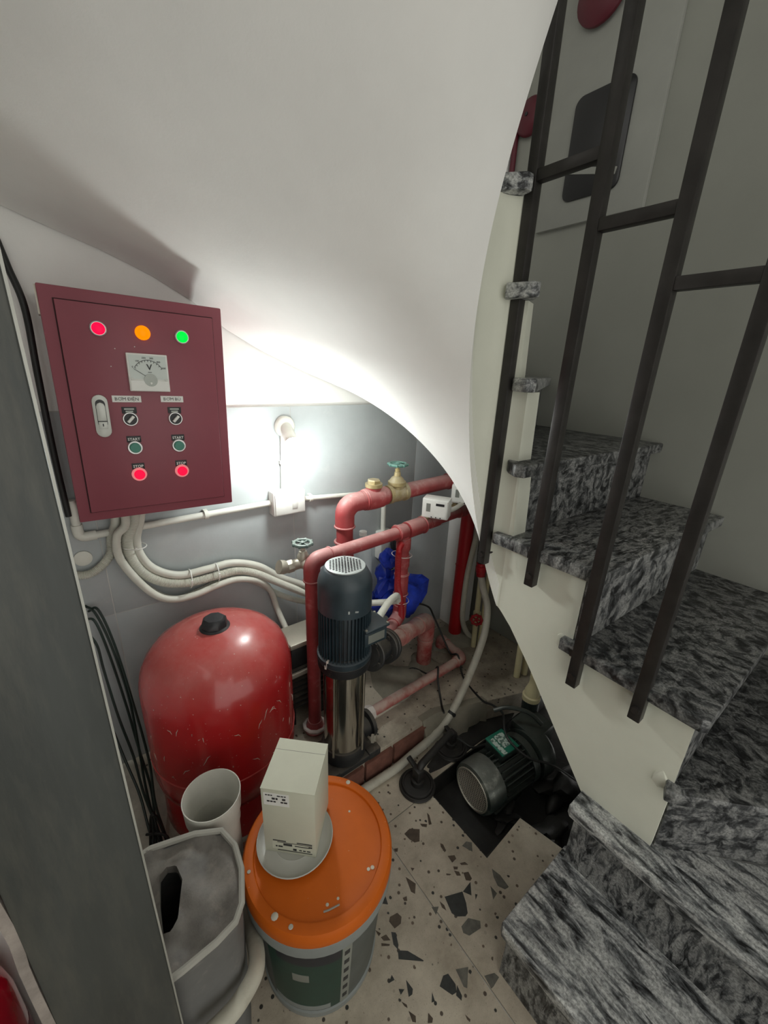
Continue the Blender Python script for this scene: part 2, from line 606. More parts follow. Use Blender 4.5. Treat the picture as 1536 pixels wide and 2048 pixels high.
for rr, hh in ((1., .0003), (.93, .003), (.6, .004)):
    rings.append([(1.17 + .30 * rr * (1 + .10 * math.sin(4 * a) + .06 * math.sin(9 * a)) * math.cos(a), .765 + .048 * rr * (1 + .12 * math.sin(5 * a + 1)) * math.sin(a), hh) for a in [2 * PI * k / 40 for k in range(40)]])
sl_.ring_stack(rings, False, True)
obj('sludge_film', sl_, 'mud', floor)
pit = obj('pit_bottom', B().prism([(.80, .28), (RW, .28), (RW, .74), (.80, .74)], -.16, -.095), 'mud', floor)
g = .0016
for poly in ([(-.01, .095), (.59, .095), (.59, .695), (-.01, .695)],
             [(.59, .095), (1.19, .095), (1.19, .30), (1.03, .30), (1.0, .444), (.811, .433), (.811, .695), (.59, .695)],
             [(-.01, .695), (.59, .695), (.59, .857), (-.01, .857)],
             [(.59, .695), (.811, .695), (.811, .72), (1.19, .72), (1.19, .857), (.59, .857)],
             [(-.01, -.505), (.59, -.505), (.59, .095), (-.01, .095)],
             [(.59, -.505), (1.19, -.505), (1.19, .095), (.59, .095)],
             [(-.61, .095), (-.01, .095), (-.01, .695), (-.61, .695)],
             [(-.61, -.505), (-.01, -.505), (-.01, .095), (-.61, .095)]):
    xs = [p[0] for p in poly]
    ys = [p[1] for p in poly]
    x0, x1, y0, y1 = min(xs), max(xs), min(ys), max(ys)
    q = [(x + g * (x == x0) - g * (x == x1), y + g * (y == y0) - g * (y == y1)) for x, y in poly]
    obj('floor_tile', B().prism(q, -.004, 0.), 'terrazzo', floor, smooth=False)
CHIPS = [[(0.633,0.442),(0.684,0.42),(0.672,0.395),(0.658,0.377),(0.648,0.376),(0.627,0.391),(0.622,0.404)],[(0.622,0.368),(0.651,0.369),(0.673,0.345),(0.662,0.334),(0.625,0.342),(0.616,0.356)],[(0.452,0.434),(0.472,0.418),(0.493,0.38),(0.491,0.379),(0.443,0.42)],[(0.461,0.473),(0.47,0.465),(0.46,0.441),(0.453,0.435),(0.45,0.45)],[(0.478,0.5),(0.5,0.495),(0.504,0.481),(0.493,0.471),(0.473,0.473),(0.47,0.494)],[(0.648,0.639),(0.672,0.641),(0.698,0.62),(0.673,0.593),(0.658,0.6),(0.651,0.617)],[(0.513,0.33),(0.526,0.325),(0.527,0.301),(0.519,0.29),(0.507,0.293),(0.493,0.322)],[(0.529,0.298),(0.525,0.278),(0.518,0.273),(0.514,0.287)],[(0.434,0.38),(0.437,0.358),(0.43,0.352),(0.42,0.354)],[(0.685,0.419),(0.721,0.422),(0.698,0.398)],[(0.8,0.405),(0.807,0.38),(0.803,0.346),(0.789,0.349),(0.779,0.367),(0.787,0.389)],[(0.761,0.38),(0.762,0.357),(0.741,0.354)],[(0.722,0.45),(0.736,0.443),(0.731,0.425),(0.723,0.424),(0.713,0.433)],[(0.774,0.503),(0.794,0.504),(0.807,0.491),(0.788,0.472)],[(0.723,0.55),(0.728,0.542),(0.723,0.524),(0.716,0.523),(0.717,0.541)],[(0.716,0.51),(0.735,0.499),(0.732,0.489),(0.714,0.489)],[(0.754,0.644),(0.755,0.634),(0.741,0.608),(0.732,0.612)],[(0.732,0.474),(0.747,0.467),(0.75,0.456),(0.732,0.468)],[(0.614,0.443),(0.618,0.429),(0.614,0.417),(0.609,0.429)],[(0.574,0.546),(0.587,0.515),(0.569,0.498),(0.563,0.509)],[(0.586,0.447),(0.603,0.436),(0.584,0.427)],[(0.547,0.319),(0.576,0.303),(0.545,0.279),(0.54,0.286)],[(0.596,0.268),(0.621,0.256),(0.624,0.244),(0.599,0.242),(0.592,0.243)],[(0.405,0.337),(0.413,0.321),(0.407,0.313),(0.401,0.319)],[(0.409,0.379),(0.42,0.37),(0.407,0.368)],[(0.411,0.408),(0.411,0.397),(0.396,0.401)],[(0.471,0.326),(0.466,0.311),(0.458,0.314)],[(0.508,0.253),(0.512,0.24),(0.508,0.238),(0.506,0.245)],[(0.426,0.471),(0.443,0.456),(0.44,0.454),(0.423,0.466)],[(0.432,0.481),(0.447,0.477),(0.449,0.461),(0.434,0.471)],[(0.429,0.502),(0.437,0.487),(0.429,0.486)],[(0.478,0.537),(0.497,0.544),(0.491,0.525)],[(0.534,0.512),(0.546,0.508),(0.54,0.499),(0.533,0.504)],[(0.593,0.625),(0.605,0.619),(0.597,0.612),(0.591,0.617)],[(0.703,0.471),(0.713,0.46),(0.71,0.45),(0.7,0.457)],[(0.711,0.632),(0.729,0.617),(0.721,0.611),(0.71,0.622)],[(0.709,0.394),(0.714,0.389),(0.7,0.384)],[(0.709,0.48),(0.72,0.471),(0.714,0.467),(0.705,0.473)],[(0.602,0.555),(0.61,0.547),(0.6,0.545)],[(0.678,0.48),(0.689,0.47),(0.684,0.47),(0.676,0.476)],[(0.401,0.359),(0.408,0.347),(0.406,0.342),(0.402,0.349)],[(0.44,0.307),(0.443,0.294),(0.437,0.29),(0.428,0.296)]]
for i, poly in enumerate(CHIPS):
    ar = abs(sum(poly[k][0] * poly[(k + 1) % len(poly)][1] - poly[(k + 1) % len(poly)][0] * poly[k][1] for k in range(len(poly)))) / 2
    mm = 'chip_dark' if i in (0, 2, 3, 6, 7, 8, 9, 24, 25, 26, 31, 36) else ('chip_grey' if i in (1, 10, 11, 13, 20, 21, 22) else 'chip_brown')
    obj('stone_chip', B().prism(poly, -.002, .0005), mm, floor, smooth=False)

# ---- raised rear floor with its brick edge
pf = struct(obj('floor_rear', B().prism([(-.5, .862), (1.0, .862), (1.18, .80), (1.40, .72), (RW, .72), (RW, W + .1), (-.5, W + .1)], -.1, ZP), 'terrazzo2', bevel=.006))
x = .16
for i, L in enumerate((.19, .10, .19, .13, .17)):
    obj('brick', B().box((x + L / 2, .862, .047 + .002 * (i % 2)), (L - .008, .026, .086)), 'brick', pf, bevel=.004)
    x += L
# rounded mortar skirt where the brick edge fades out, and crumbs round the pipe feet
sk = B()
rings = []
for i in range(15):
    t = i / 14
    xx = .925 + t * .30
    yy = .862 if xx < 1.0 else .862 - (xx - 1.0) * .345
    wv = .006 * math.sin(i * 2.3)
    n = 7
    dp = .048 * math.sin(PI * min(1, .25 + t * .9)) + .008
    rings.append([(xx, yy - (dp + wv) * (1 - (1 - k / (n - 1)) ** 1.6), (ZP + .003) * (1 - k / (n - 1)) ** 1.3) for k in range(n)] + [(xx, yy + .03, 0.), (xx, yy + .03, ZP + .002)])
sk.ring_stack(rings)
obj('mortar_slope', sk, 'concrete', pf)
mm = B()
for (cx, cy, r0, h) in ((1.45, 1.185, .10, .022), (1.16, 1.118, .07, .012), (1.33, 1.15, .06, .012), (.98, 1.10, .12, .014)):
    rings = []
    for rr, hh in ((1., .0), (.85, .45), (.55, .85), (.25, 1.)):
        rings.append([(cx + r0 * rr * (1 + .18 * math.sin(3 * a + cx * 9) + .1 * math.sin(5 * a)) * math.cos(a), cy + r0 * rr * (1 + .18 * math.sin(3 * a + cx * 9)) * math.sin(a), ZP + h * hh) for a in [2 * PI * k / 22 for k in range(22)]])
    mm.ring_stack(rings, False, True)
obj('mortar_heap', mm, 'concrete', pf)
rb = B()
rings = []
for rr, hh in ((1., .0), (.9, .6), (.6, .9), (.3, 1.)):
    rings.append([(-.02 + .085 * rr * (1 + .2 * math.sin(3 * a)) * math.cos(a), 1.10 + .22 * rr * (1 + .12 * math.sin(4 * a + 1)) * math.sin(a), ZP + .016 * hh) for a in [2 * PI * k / 26 for k in range(26)]])
rb.ring_stack(rings, False, True)
obj('plaster_rubble', rb, 'white_dust', pf)

# ---- back wall, tiled below, plastered above
wb = struct(obj('wall_back', B().box(((-.5 + RW) / 2, W + .06, 1.65), (RW + .5, .12 - .012, 3.3)), 'plaster'))
TZ = 1.289
obj('grout_bed', B().box((.66, W + .001, (ZP + TZ) / 2), (1.66, .010, TZ - ZP)), 'grout', wb)
colsx = [-.17, .027, .627, 1.225, 1.49]
rowsz = [ZP, .683, TZ]
for i in range(4):
    for j in range(2):
        a, b_ = colsx[i] + .0015, colsx[i + 1] - .0015
        c, d = rowsz[j] + .0015, rowsz[j + 1] - .0015
        obj('wall_tile', B().box(((a + b_) / 2, W + .0005, (c + d) / 2), (b_ - a, .011, d - c)), 'tile', wb, bevel=.0008)
pil = struct(obj('wall_pilaster', B().box((1.555, 1.29, .75), (.13, .12, 1.5)), 'plaster', bevel=.004))
wr = struct(obj('wall_right', B().box((RW + .06, -.1, 1.65), (.12, 3.1, 3.3)), 'plaster_shade'))
wl = struct(obj('wall_left', B().box((-.23, 1.04, .85), (.10, .60, 1.7)), 'plaster'))
struct(obj('wall_far_left', B().box((-.70, .2, 1.2), (.10, 2.4, 2.4)), 'plaster_shade'))
struct(obj('shade_slab_lower', B().box((1.1, -.95, 2.33), (1.2, 1.4, .16)), 'plaster_shade'))  # unseen slab added to keep ambient light off the upper stair wall
shade_top = struct(obj('shade_slab_upper', B().box((.8, .2, 3.36), (2.6, 2.6, .12)), 'plaster_shade'))  # out-of-view cover added to shade the stairwell from above

# ---- helical stair soffit
def zin(t):
    u = (min(t, 180) - 90) / 90
    z = 1.22066 + .57747 * u + .06892 * u * u - .07486 * u ** 3
    return z + max(0, t - 180) * .0058
WALLZ = [(1.9, .72), (1.66, .875), (1.553, .969), (1.451, 1.054), (1.34, 1.145), (1.181, 1.236), (.993, 1.295), (.831, 1.351), (.671, 1.407), (.534, 1.462),
         (.424, 1.519), (.354, 1.575), (.249, 1.630), (.146, 1.669), (.055, 1.696), (-.025, 1.722), (-.18, 1.775)]
def zwall(x):
    for (a, za), (b_, zb) in zip(WALLZ, WALLZ[1:]):
        if x >= b_:
            return za + (zb - za) * (a - x) / (a - b_)
    return WALLZ[-1][1]
XL = -.18
def outer(t):
    a = math.radians(t)
    c, s_ = math.cos(a), math.sin(a)
    best = 9.
    if s_ > 1e-6:
        best = min(best, (W - HY) / s_)
    if c > 1e-6:
        best = min(best, (RW - HX) / c)
    if c < -1e-6:
        best = min(best, (XL - HX) / c)
    if s_ < -1e-6:
        best = min(best, (-1.3 - HY) / s_)
    x, y = HX + c * best, HY + s_ * best
    if y > W - 1e-4:
        z = zwall(x)
    elif x > RW - 1e-4:
        z = .875 - (W - y) * .30
    else:
        z = 1.775 + (t - math.degrees(math.atan2(W - HY, XL - HX))) * .0074
    return V((x, y, z)), best
ths = [0 + i * 2.5 for i in range(99)]
ns = 22
low, upv = [], []
sb = B()
rows = []
for t in ths:
    a = math.radians(t)
    I = V((HX + HR * math.cos(a), HY + HR * math.sin(a), zin(t)))
    O, best = outer(t)
    row = []
    for k in range(ns + 1):
        s_ = k / ns
        p = I.lerp(O, s_)
        e = s_ * s_ * (3 - 2 * s_) * .35 + s_ * .65
        p.z = I.z + (O.z - I.z) * e
        row.append(p)
    rows.append(row)
lowv = [[sb.bm.verts.new(p) for p in r] for r in rows]
topv = [[sb.bm.verts.new(p + V((0, 0, .07))) for p in r] for r in rows]
for i in range(len(rows) - 1):
    for k in range(ns):
        sb.bm.faces.new((lowv[i][k], lowv[i + 1][k], lowv[i + 1][k + 1], lowv[i][k + 1]))
        sb.bm.faces.new((topv[i][k], topv[i][k + 1], topv[i + 1][k + 1], topv[i + 1][k]))
    sb.bm.faces.new((lowv[i][0], topv[i][0], topv[i + 1][0], lowv[i + 1][0]))
    sb.bm.faces.new((lowv[i][ns], lowv[i + 1][ns], topv[i + 1][ns], topv[i][ns]))
for i in (0, len(rows) - 1):
    for k in range(ns):
        sb.bm.faces.new((lowv[i][k], lowv[i][k + 1], topv[i][k + 1], topv[i][k]))
soffit = struct(obj('ceiling', sb, 'plaster', angle=60))
lowd = B()          # underside of the straight lower flight
EDGE = [(.264, .398), (.3625, .523), (.463, .651), (.546, .745), (.585, .778), (.599, .787)]
rings = []
for y, z in EDGE:
    rings.append([(.925, y, z + .004), (RW, y, z + .004 - (.0 if y < .5 else .0)), (RW, y, z + .06), (.925, y, z + .06)])
lowd.ring_stack(rings)
obj('flight_underside', lowd, 'plaster', soffit)

# ---- staircase
st = thing('staircase', 'winding staircase with streaked granite treads rising along the right wall', 'staircase', (.909, .10, 0))
# inner string: vertical plaster face that follows the well
path = []
for y in (.100, .13, .2, .2635, .264, .3, .345, .3625, .3705, .371, .42, .463, .52, .546, .58, .59):
    path.append((.909, y, (-1, 0), None))
for i in range(0, 61):
    t = -3 + i * 2.5
    path.append((HX + HR * math.cos(math.radians(t)), HY + HR * math.sin(math.radians(t)), (-math.cos(math.radians(t)), -math.sin(math.radians(t))), t))
def strz(x, y, t):
    if t is None:
        if y < .2636:
            lo = 2 * RI
        else:
            lo = EDGE[-1][1]
            for (a, za), (b_, zb) in zip(EDGE, EDGE[1:]):
                if a <= y <= b_:
                    lo = za + (zb - za) * (y - a) / (b_ - a)
        hi = 4 * RI if y <= .3706 else 5 * RI
        if y > .589:
            hi = 6 * RI
    else:
        lo = zin(max(t, 0))
        hi = (6 if t < 2 else 7 if t < 20 else 8 if t < 49 else 9 if t < 84 else 10 if t < 115 else 11) * RI
    return lo, hi - .033
b = B()
rings = []
for x, y, nn, t in path:
    lo, hi = strz(x, y, t)
    ox, oy = -nn[0] * .055, -nn[1] * .055
    rings.append([(x, y, lo), (x, y, hi), (x + ox, y + oy, hi), (x + ox, y + oy, lo + .05)])
b.ring_stack(rings)
obj('string', b, 'string', st, label='white plastered inner string of the staircase', angle=30)
def slab(poly, k, m, th=.032):
    return obj('tread', B().prism(poly, k * RI - th, k * RI), m, st, bevel=.004)
def riser(a, b_, k, m, th=.018):
    a, b_ = V((*a, 0)), V((*b_, 0))
    d = (b_ - a)
    n_ = V((d.y, -d.x, 0)).normalized() * th
    z0, z1 = (k - 1) * RI, k * RI - .032
    bb = B()
    P = [a, b_, b_ + n_, a + n_]
    bb.prism([(p.x, p.y) for p in P], z0 + .0004, z1 - .0004)
    return obj('riser', bb, m, st, smooth=False)
slab([(.609, -.95), (.609, .255), (.619, .264), (.90, .264), (.90, -.95)], 1, 'granite2')
slab([(.842, -.95), (.842, .256), (.850, .264), (.96, .264), (.96, .06), (1.10, -.10), (RW, -.66), (RW, -.95)], 2, 'granite2')
slab([(.878, .104), (.886, .085), (1.005, -.037), (RW, -.705), (RW, .12), (.93, .12)], 3, 'granite3')
slab([(.888, .394), (.880, .090), (.890, .079), (RW, .066), (RW, .37), (.95, .394)], 4, 'granite3')
slab([(.884, .63), (.893, .343), (.903, .331), (RW, .300), (RW, .62), (.93, .63)], 5, 'granite')
slab([(.866, .578), (.876, .555), (RW, .528), (RW, 1.06), (1.58, 1.06), (.915, .64), (.885, .61)], 6, 'granite3')
slab([(.872, .588), (.892, .572), (RW, 1.0), (RW, W), (1.47, W), (.912, .66), (.875, .62)], 7, 'granite2')
slab([(.868, .602), (.888, .596), (1.53, W), (.98, W), (.886, .69), (.848, .66)], 8, 'granite2')
slab([(.850, .640), (.872, .640), (1.05, W), (.45, W), (.80, .712), (.822, .674)], 9, 'granite2')
slab([(.824, .662), (.838, .668), (.60, W), (0., W), (.74, .70), (.765, .672)], 10, 'granite')
riser((.632, -.95), (.632, .25), 1, 'granite')
riser((.866, -.95), (.866, .25), 2, 'granite')
riser((RW, -.675), (.918, .096), 3, 'granite3')
riser((RW, .098), (.910, .100), 4, 'granite3')
riser((RW, .330), (.910, .352), 5, 'granite')
riser((RW, .560), (.962, .588), 6, 'granite3')
riser((RW, 1.035), (.955, .632), 7, 'granite')
riser((1.50, W), (.94, .677), 8, 'granite')
riser((1.03, W), (.892, .73), 9, 'granite')
riser((.58, W), (.83, .69), 10, 'granite')
# chipped plaster nubs where slabs were let into the string
for (x, y, z) in ((.897, .124, 3 * RI - .012), (.899, .398, 4 * RI - .02)):
    bb = B()
    bmesh.ops.create_icosphere(bb.bm, subdivisions=1, radius=.022)
    for v in bb.bm.verts:
        v.co = V((v.co.x * .35, v.co.y * .7, v.co.z * 1.1)) * (1 + .2 * random.random()) + V((x + .012, y, z))
    obj('plaster_patch', bb, 'string', st)

# ---- railing
rl = thing('stair_railing', 'black square bar railing fixed to the side of the staircase', 'railing', (.887, .42, .70))
BAL = [(.651, .910, 2.60), (.496, .911, 2.50), (.340, .706, 2.40), (.197, .72, 2.30)]
for y, z0, z1 in BAL:
    p = obj('baluster', B().box((.887, y, (z0 + z1) / 2), (.025, .025, z1 - z0)), 'iron', rl, bevel=.002)
    obj('bolt', B().cyl((.899, y, z0 + .045), (.9088, y, z0 + .045), .007, seg=10), 'iron', p)
    obj('bolt_head', B().lathe([(.009, 0), (.009, .006)], (.8745, y, z0 + .03), (-1, 0, 0), 6), 'iron', p)
    zt = (5 if z0 > .8 else 4) * RI
    obj('bracket', B().box((.897, y + .016, zt - .022), (.022, .012, .018)), 'iron', p)
for (y0, y1, z) in ((.651, .496, 1.819), (.496, .340, 1.700), (.340, .197, 1.583)):
    obj('crossbar', B().box((.887, (y0 + y1) / 2, z), (.022, abs(y1 - y0) - .024, .022)), 'iron', rl, bevel=.0015)
# bent rod that ties the far baluster to the string
obj('tie_rod', B().tube([(.889, .650, .938), (.905, .632, .948), (.911, .621, .953)], .004, 8), 'iron', rl)
obj('handrail', B().tube([(.887, .70, 2.62), (.887, .15, 2.26)], .018, 10), 'iron', rl)

# ---- steel post beside the camera
sp = thing('steel_post', 'tall grey sheet steel post at the left edge of the view', 'post', (-.08, .47, 0))
obj('post_body', B().box((-.0775, .456, 1.0), (.1235, .012, 2.0)), 'steel_post', sp, bevel=.002)
obj('edge_highlight', B().box((-.0148, .4488, 1.0), (.0022, .0026, 2.0)), 'steel_edge', sp)  # bright strip painted in as the highlight along the right edge
pe = B()
rings = []
for i in range(41):
    z = i * .05
    wv = .004 * math.sin(i * 1.7) + .003 * math.sin(i * 4.1)
    rings.append([(-.1500 + wv * .3, .452, z), (-.140 + wv * .5, .452, z), (-.140, .50, z), (-.1500, .50, z)])
pe.ring_stack(rings)
struct(obj('trim_1', pe, 'peel'))

# ================================================================== CONTROL CABINET
CX0, CZ0, CW, CH = -.008, 1.05, .358, .508
CY = 1.138
cab = thing('control_cabinet', 'maroon pump control cabinet with pilot lights and voltmeter on the back wall', 'cabinet', (CX0, CY, CZ0))
def cp(X, z, dy=0.):          # point on the cabinet front before its slight lean
    return V((X - .025 * (z - CZ0), CY - dy, z))
bb = B().box((CX0 + CW / 2, CY + .104, CZ0 + CH / 2), (CW, .19, CH))
obj('body', bb, 'cab', cab, bevel=.003)
obj('door_seam', B().box((CX0 + CW / 2, CY + .0082, CZ0 + CH / 2 - .001), (.312, .004, .462)), 'groove', cab)
door = obj('door', B().box((CX0 + CW / 2, CY + .004, CZ0 + CH / 2 - .001), (.3075, .008, .4575)), 'cab', cab, bevel=.0012)
obj('chipped_corner', B().box((CX0 - .001, CY + .045, CZ0 + CH - .030), (.004, .060, .055)), 'white_dust', cab)
FD = (0, -1, 0)
for X, z, mm, nm in ((.096, 1.483, 'lens_r', 'red'), (.180, 1.483, 'lens_o', 'amber'), (.262, 1.482, 'lens_g', 'green')):
    p = cp(X, z)
    lamp = obj('pilot_light', B().lathe([(.0155, 0), (.0155, .004), (.0135, .006), (.0125, .006)], p, FD, 28), 'lens_o' if mm == 'lens_o' else 'steelbz', cab)
    obj('lens', B().lathe([(.0125, .004), (.0125, .0075), (.009, .0095), (.004, .0105), (.0, .0107)], p, FD, 28), mm, lamp, label='glowing %s lens' % nm)
# voltmeter
vc = cp(.1795, 1.397)
vm = obj('voltmeter', B().box(vc + V((0, -.006, 0)), (.083, .012, .083)), 'white_pl', cab, bevel=.0015, label='square white voltmeter')
obj('dial', B().box(vc + V((0, -.0125, .012)), (.076, .0012, .052)), 'dial', vm)
arc = []
for i in range(15):
    a = math.radians(35 + i * 110 / 14)
    arc.append(vc + V((.034 * math.cos(a), -.0134, -.012 + .040 * math.sin(a))))
obj('scale_arc', B().tube(arc, .0006, 5), 'ink', vm)
tk = B()
for i in range(11):
    a = math.radians(35 + i * 11)
    tk.cyl(vc + V((.034 * math.cos(a), -.0134, -.012 + .040 * math.sin(a))), vc + V((.031 * math.cos(a), -.0134, -.012 + .036 * math.sin(a))), .0006, seg=5)
obj('scale_ticks', tk, 'ink', vm)
for i, s_ in enumerate(('0', '100', '200', '300', '400', '500')):
    a = math.radians(150 - i * 24)
    text_obj('scale_number', s_, .0055, vc + V((.037 * math.cos(a), -.0136, -.010 + .043 * math.sin(a))), (1, 0, 0), (0, 0, 1), 'ink', vm, .0002)
text_obj('volt_mark', 'V', .018, vc + V((.002, -.0136, .012)), (1, 0, 0), (0, 0, 1), 'ink', vm, .0002, .0003)
obj('underline', B().box(vc + V((.002, -.0135, .0015)), (.008, .0006, .0012)), 'ink', vm)
obj('pointer', B().cyl(vc + V((.0, -.0138, -.012)), vc + V((-.030, -.0138, .008)), .0005, seg=5), 'ink', vm)
obj('meter_cover', B().box(vc + V((0, -.0130, -.0285)), (.078, .003, .022)), 'white_pl', vm)
for sgn in (-1, 1):
    obj('cover_screw', B().lathe([(.003, 0), (.003, .002)], vc + V((sgn * .035, -.0125, -.014)), FD, 10), 'handle', vm)
obj('pivot_window', B().lathe([(.014, 0), (.014, .0012)], vc + V((.002, -.0140, -.016)), FD, 20), 'plate', vm)
obj('zero_adjuster', B().lathe([(.003, 0), (.002, .002)], vc + V((.002, -.0152, -.023)), FD, 12), 'white_pl', vm)
for X, z, s_, wdt in ((.128, 1.337, 'B\u01a0M \u0110I\u1ec6N', .058), (.2235, 1.338, 'B\u01a0M B\u00d9', .050)):
    p = cp(X, z)
    tg = obj('name_tag', B().box(p + V((0, -.0007, 0)), (wdt, .0014, .0145)), 'white_pl', cab)
    viet_text('lettering', s_, .0105, p + V((0, -.0016, 0)), (1, 0, 0), (0, 0, 1), 'ink', tg)
for X in (.1285, .2252):
    for z, kind in ((1.2915, 'sel'), (1.224, 'start'), (1.158, 'stop')):
        p = cp(X, z)
        hub = obj('selector_switch' if kind == 'sel' else 'start_button' if kind == 'start' else 'stop_button',
                  B().lathe([(.0165, 0), (.0165, .003), (.015, .006), (.0135, .006), (.0135, .004)], p, FD, 28), 'btn_rim' if kind == 'stop' else 'steelbz', cab)
        lp = obj('legend_plate', B().box(p + V((0, -.0006, .020)), (.030 if kind != 'stop' else .027, .0012, .015)), 'black', hub, bevel=.0004)
        if kind == 'sel':
            obj('knob_face', B().lathe([(.0134, .003), (.0134, .0055), (0, .0055)], p, FD, 24), 'black', hub)
            ang = math.radians(48)
            obj('knob_bar', B().box(p + V((0, -.010, 0)), (.019, .009, .0058), rot=Matrix.Rotation(-ang, 3, 'Y')), 'white_pl', hub, bevel=.001)
            lb_ = B()
            for dz, L_ in ((.0228, .020), (.0172, .015)):
                lb_.box(p + V((0, -.0014, dz)), (L_, .0005, .0030))
            obj('legend', lb_, 'plate', lp)
        else:
            obj('push_cap', B().lathe([(.0118, .003), (.0118, .008), (.0105, .0095), (0, .0098)], p, FD, 24), 'btn_g' if kind == 'start' else 'btn_r', hub)
            text_obj('legend', kind.upper(), .0088 if kind == 'start' else .0092, p + V((0, -.0014, .0195)), (1, 0, 0), (0, 0, 1), 'white_pl', lp, .0002, .0001)
# lift-out handle
hc = cp(.0735, 1.2985)
def stadium(w_, h, n=10):
    r = w_ / 2
    return [(r * math.cos(a), h / 2 - r + r * math.sin(a)) for a in [PI * k / n for k in range(n + 1)]] + \
           [(r * math.cos(a), -h / 2 + r + r * math.sin(a)) for a in [PI + PI * k / n for k in range(n + 1)]]
def plate_xz(poly, c, y0, y1):
    bb = B()
    bb.ring_stack([[(c.x + x, c.y + y0, c.z + z) for x, z in poly], [(c.x + x, c.y + y1, c.z + z) for x, z in poly]])
    return bb
hd = obj('door_handle', plate_xz(stadium(.030, .094), hc, 0, -.006), 'handle', cab, bevel=.001, label='oval grey metal handle')
obj('handle_recess', plate_xz([(x * .62, z * .66 + .006) for x, z in stadium(.030, .094)], hc, -.0058, -.0066), 'black', hd)
obj('handle_lever', plate_xz([(-.0085, -.010), (.0085, -.010), (.0085, .022), (.006, .028), (0, .031), (-.006, .028), (-.0085, .022)], hc, -.006, -.0095), 'handle', hd, bevel=.001)
obj('lock_plate', B().box(hc + V((0, -.0072, -.020)), (.0165, .002, .016)), 'handle', hd, bevel=.0005)
obj('keyhole', B().box(hc + V((0, -.0085, -.019)), (.0022, .0012, .006)), 'black', hd)
rv = B()
for X, z in ((.16, 1.452), (.121, 1.445), (.108, 1.407)):
    rv.lathe([(.0012, 0), (.001, .001)], cp(X, z), FD, 8)
obj('paint_specks', rv, 'white_pl', cab)
cab.rotation_euler = (0, .025, 0)

# dark cable beside the cabinet
tag(obj('power_cable', B().tube(spline([(-.045, W - .008, 1.66), (-.035, 1.322, 1.60), (-.022, 1.305, 1.52), (-.026, 1.30, 1.38), (-.03, 1.30, 1.20), (-.03, 1.31, 1.02)]), .0075, 10), 'cable'),
    'thick black cable running down the wall left of the maroon cabinet', 'cable')

# ================================================================== LAMP, CONDUIT, SWITCH
lp = thing('wall_lamp', 'bare glowing bulb in a wall socket above the switch box', 'lamp', (.605, W, 1.225))
AX = V((-.20, -.86, -.37)).normalized()
obj('wall_rose', B().lathe([(.036, 0), (.036, .010), (.030, .018), (.022, .022)], (.602, W - .006, 1.222), (0, -1, 0), 24), 'pvc', lp)
S0 = V((.602, 1.318, 1.221))
obj('socket', B().lathe([(.019, 0), (.020, .03), (.0215, .034), (.0215, .085), (.0195, .092)], S0, AX, 20), 'pvc', lp)
BB = S0 + AX * .088
obj('bulb_collar', B().lathe([(.018, 0), (.022, .010), (.0265, .020), (.027, .023)], BB, AX, 20), 'white_pl', lp)
bl = obj('bulb', B().lathe([(.0265, .021), (.0305, .032), (.0325, .044), (.032, .055), (.0275, .067), (.018, .076), (.0, .080)], BB, AX, 24), 'bulb', lp, label='glowing white bulb')

sw = thing('switch_box', 'white surface switch box with one rocker under the bulb', 'switch', (.593, W, .96))
obj('box', B().box((.593, 1.312, .9585), (.122, .048, .088)), 'white_pl', sw, bevel=.005)
obj('face_plate', B().box((.593, 1.287, .9585), (.112, .006, .078)), 'white_pl', sw, bevel=.002)
obj('rocker', B().box((.610, 1.2825, .957), (.021, .005, .040), rot=Matrix.Rotation(.08, 3, 'X')), 'white_pl', sw, bevel=.0015)

def clip(p, axis, r, par):
    bb = B().lathe([(r + .004, -.006), (r + .004, .006)], p, axis, 16).box(V(p) + V((0, .010, 0)), (.022 if abs(axis[2]) > .5 else .012, .008, .012 if abs(axis[2]) > .5 else .030))
    return obj('clip', bb, 'pvc', par)
c1 = thing('conduit_pipe', 'straight white conduit from under the cabinet to the switch box', 'conduit', (.25, 1.318, .955))
obj('pipe', B().tube(fillet([(-.018, 1.318, 1.06), (-.018, 1.318, .952), (.05, 1.318, .953), (.535, 1.318, .960)], .022), .0105, 12), 'pvc', c1)
obj('elbow', B().tube(fillet([(-.018, 1.318, .99), (-.018, 1.318, .952), (.022, 1.318, .953)], .024), .0135, 12), 'pvc', c1)
clip((.315, 1.318, .957), (1, 0, 0), .0105, c1)
c2 = thing('conduit_pipe', 'white conduit running right from the switch box behind the brass valves', 'conduit', (.85, 1.318, .94))
obj('pipe', B().tube([(.65, 1.318, .956), (1.02, 1.318, .925), (1.12, 1.318, .917)], .0095, 12), 'pvc', c2)
clip((.69, 1.318, .953), (1, 0, 0), .0095, c2)
c3 = thing('conduit_pipe', 'short upright white conduit between the switch box and the bulb', 'conduit', (.588, 1.322, 1.0))
obj('pipe', B().cyl((.586, 1.320, 1.000), (.594, 1.322, 1.205), .0105, seg=14), 'pvc', c3)
clip((.590, 1.321, 1.100), (0, 0, 1), .0105, c3)
c4 = thing('conduit_pipe', 'short vertical white conduit down to the small wall box behind the pump', 'conduit', (1.043, 1.318, .74))
obj('pipe', B().cyl((1.043, 1.320, .915), (1.046, 1.320, .735), .011, seg=14), 'pvc', c4)
jb = thing('wall_box', 'small white wall box with a hanging black plug behind the pump', 'box', (1.05, W, .67))
obj('box', B().box((1.050, 1.312, .680), (.070, .048, .130)), 'white_pl', jb, bevel=.005)
obj('plug', B().lathe([(.016, 0), (.018, .02), (.016, .05), (.008, .06)], (1.075, 1.275, .71), (0, -.2, -1), 14), 'black', jb)
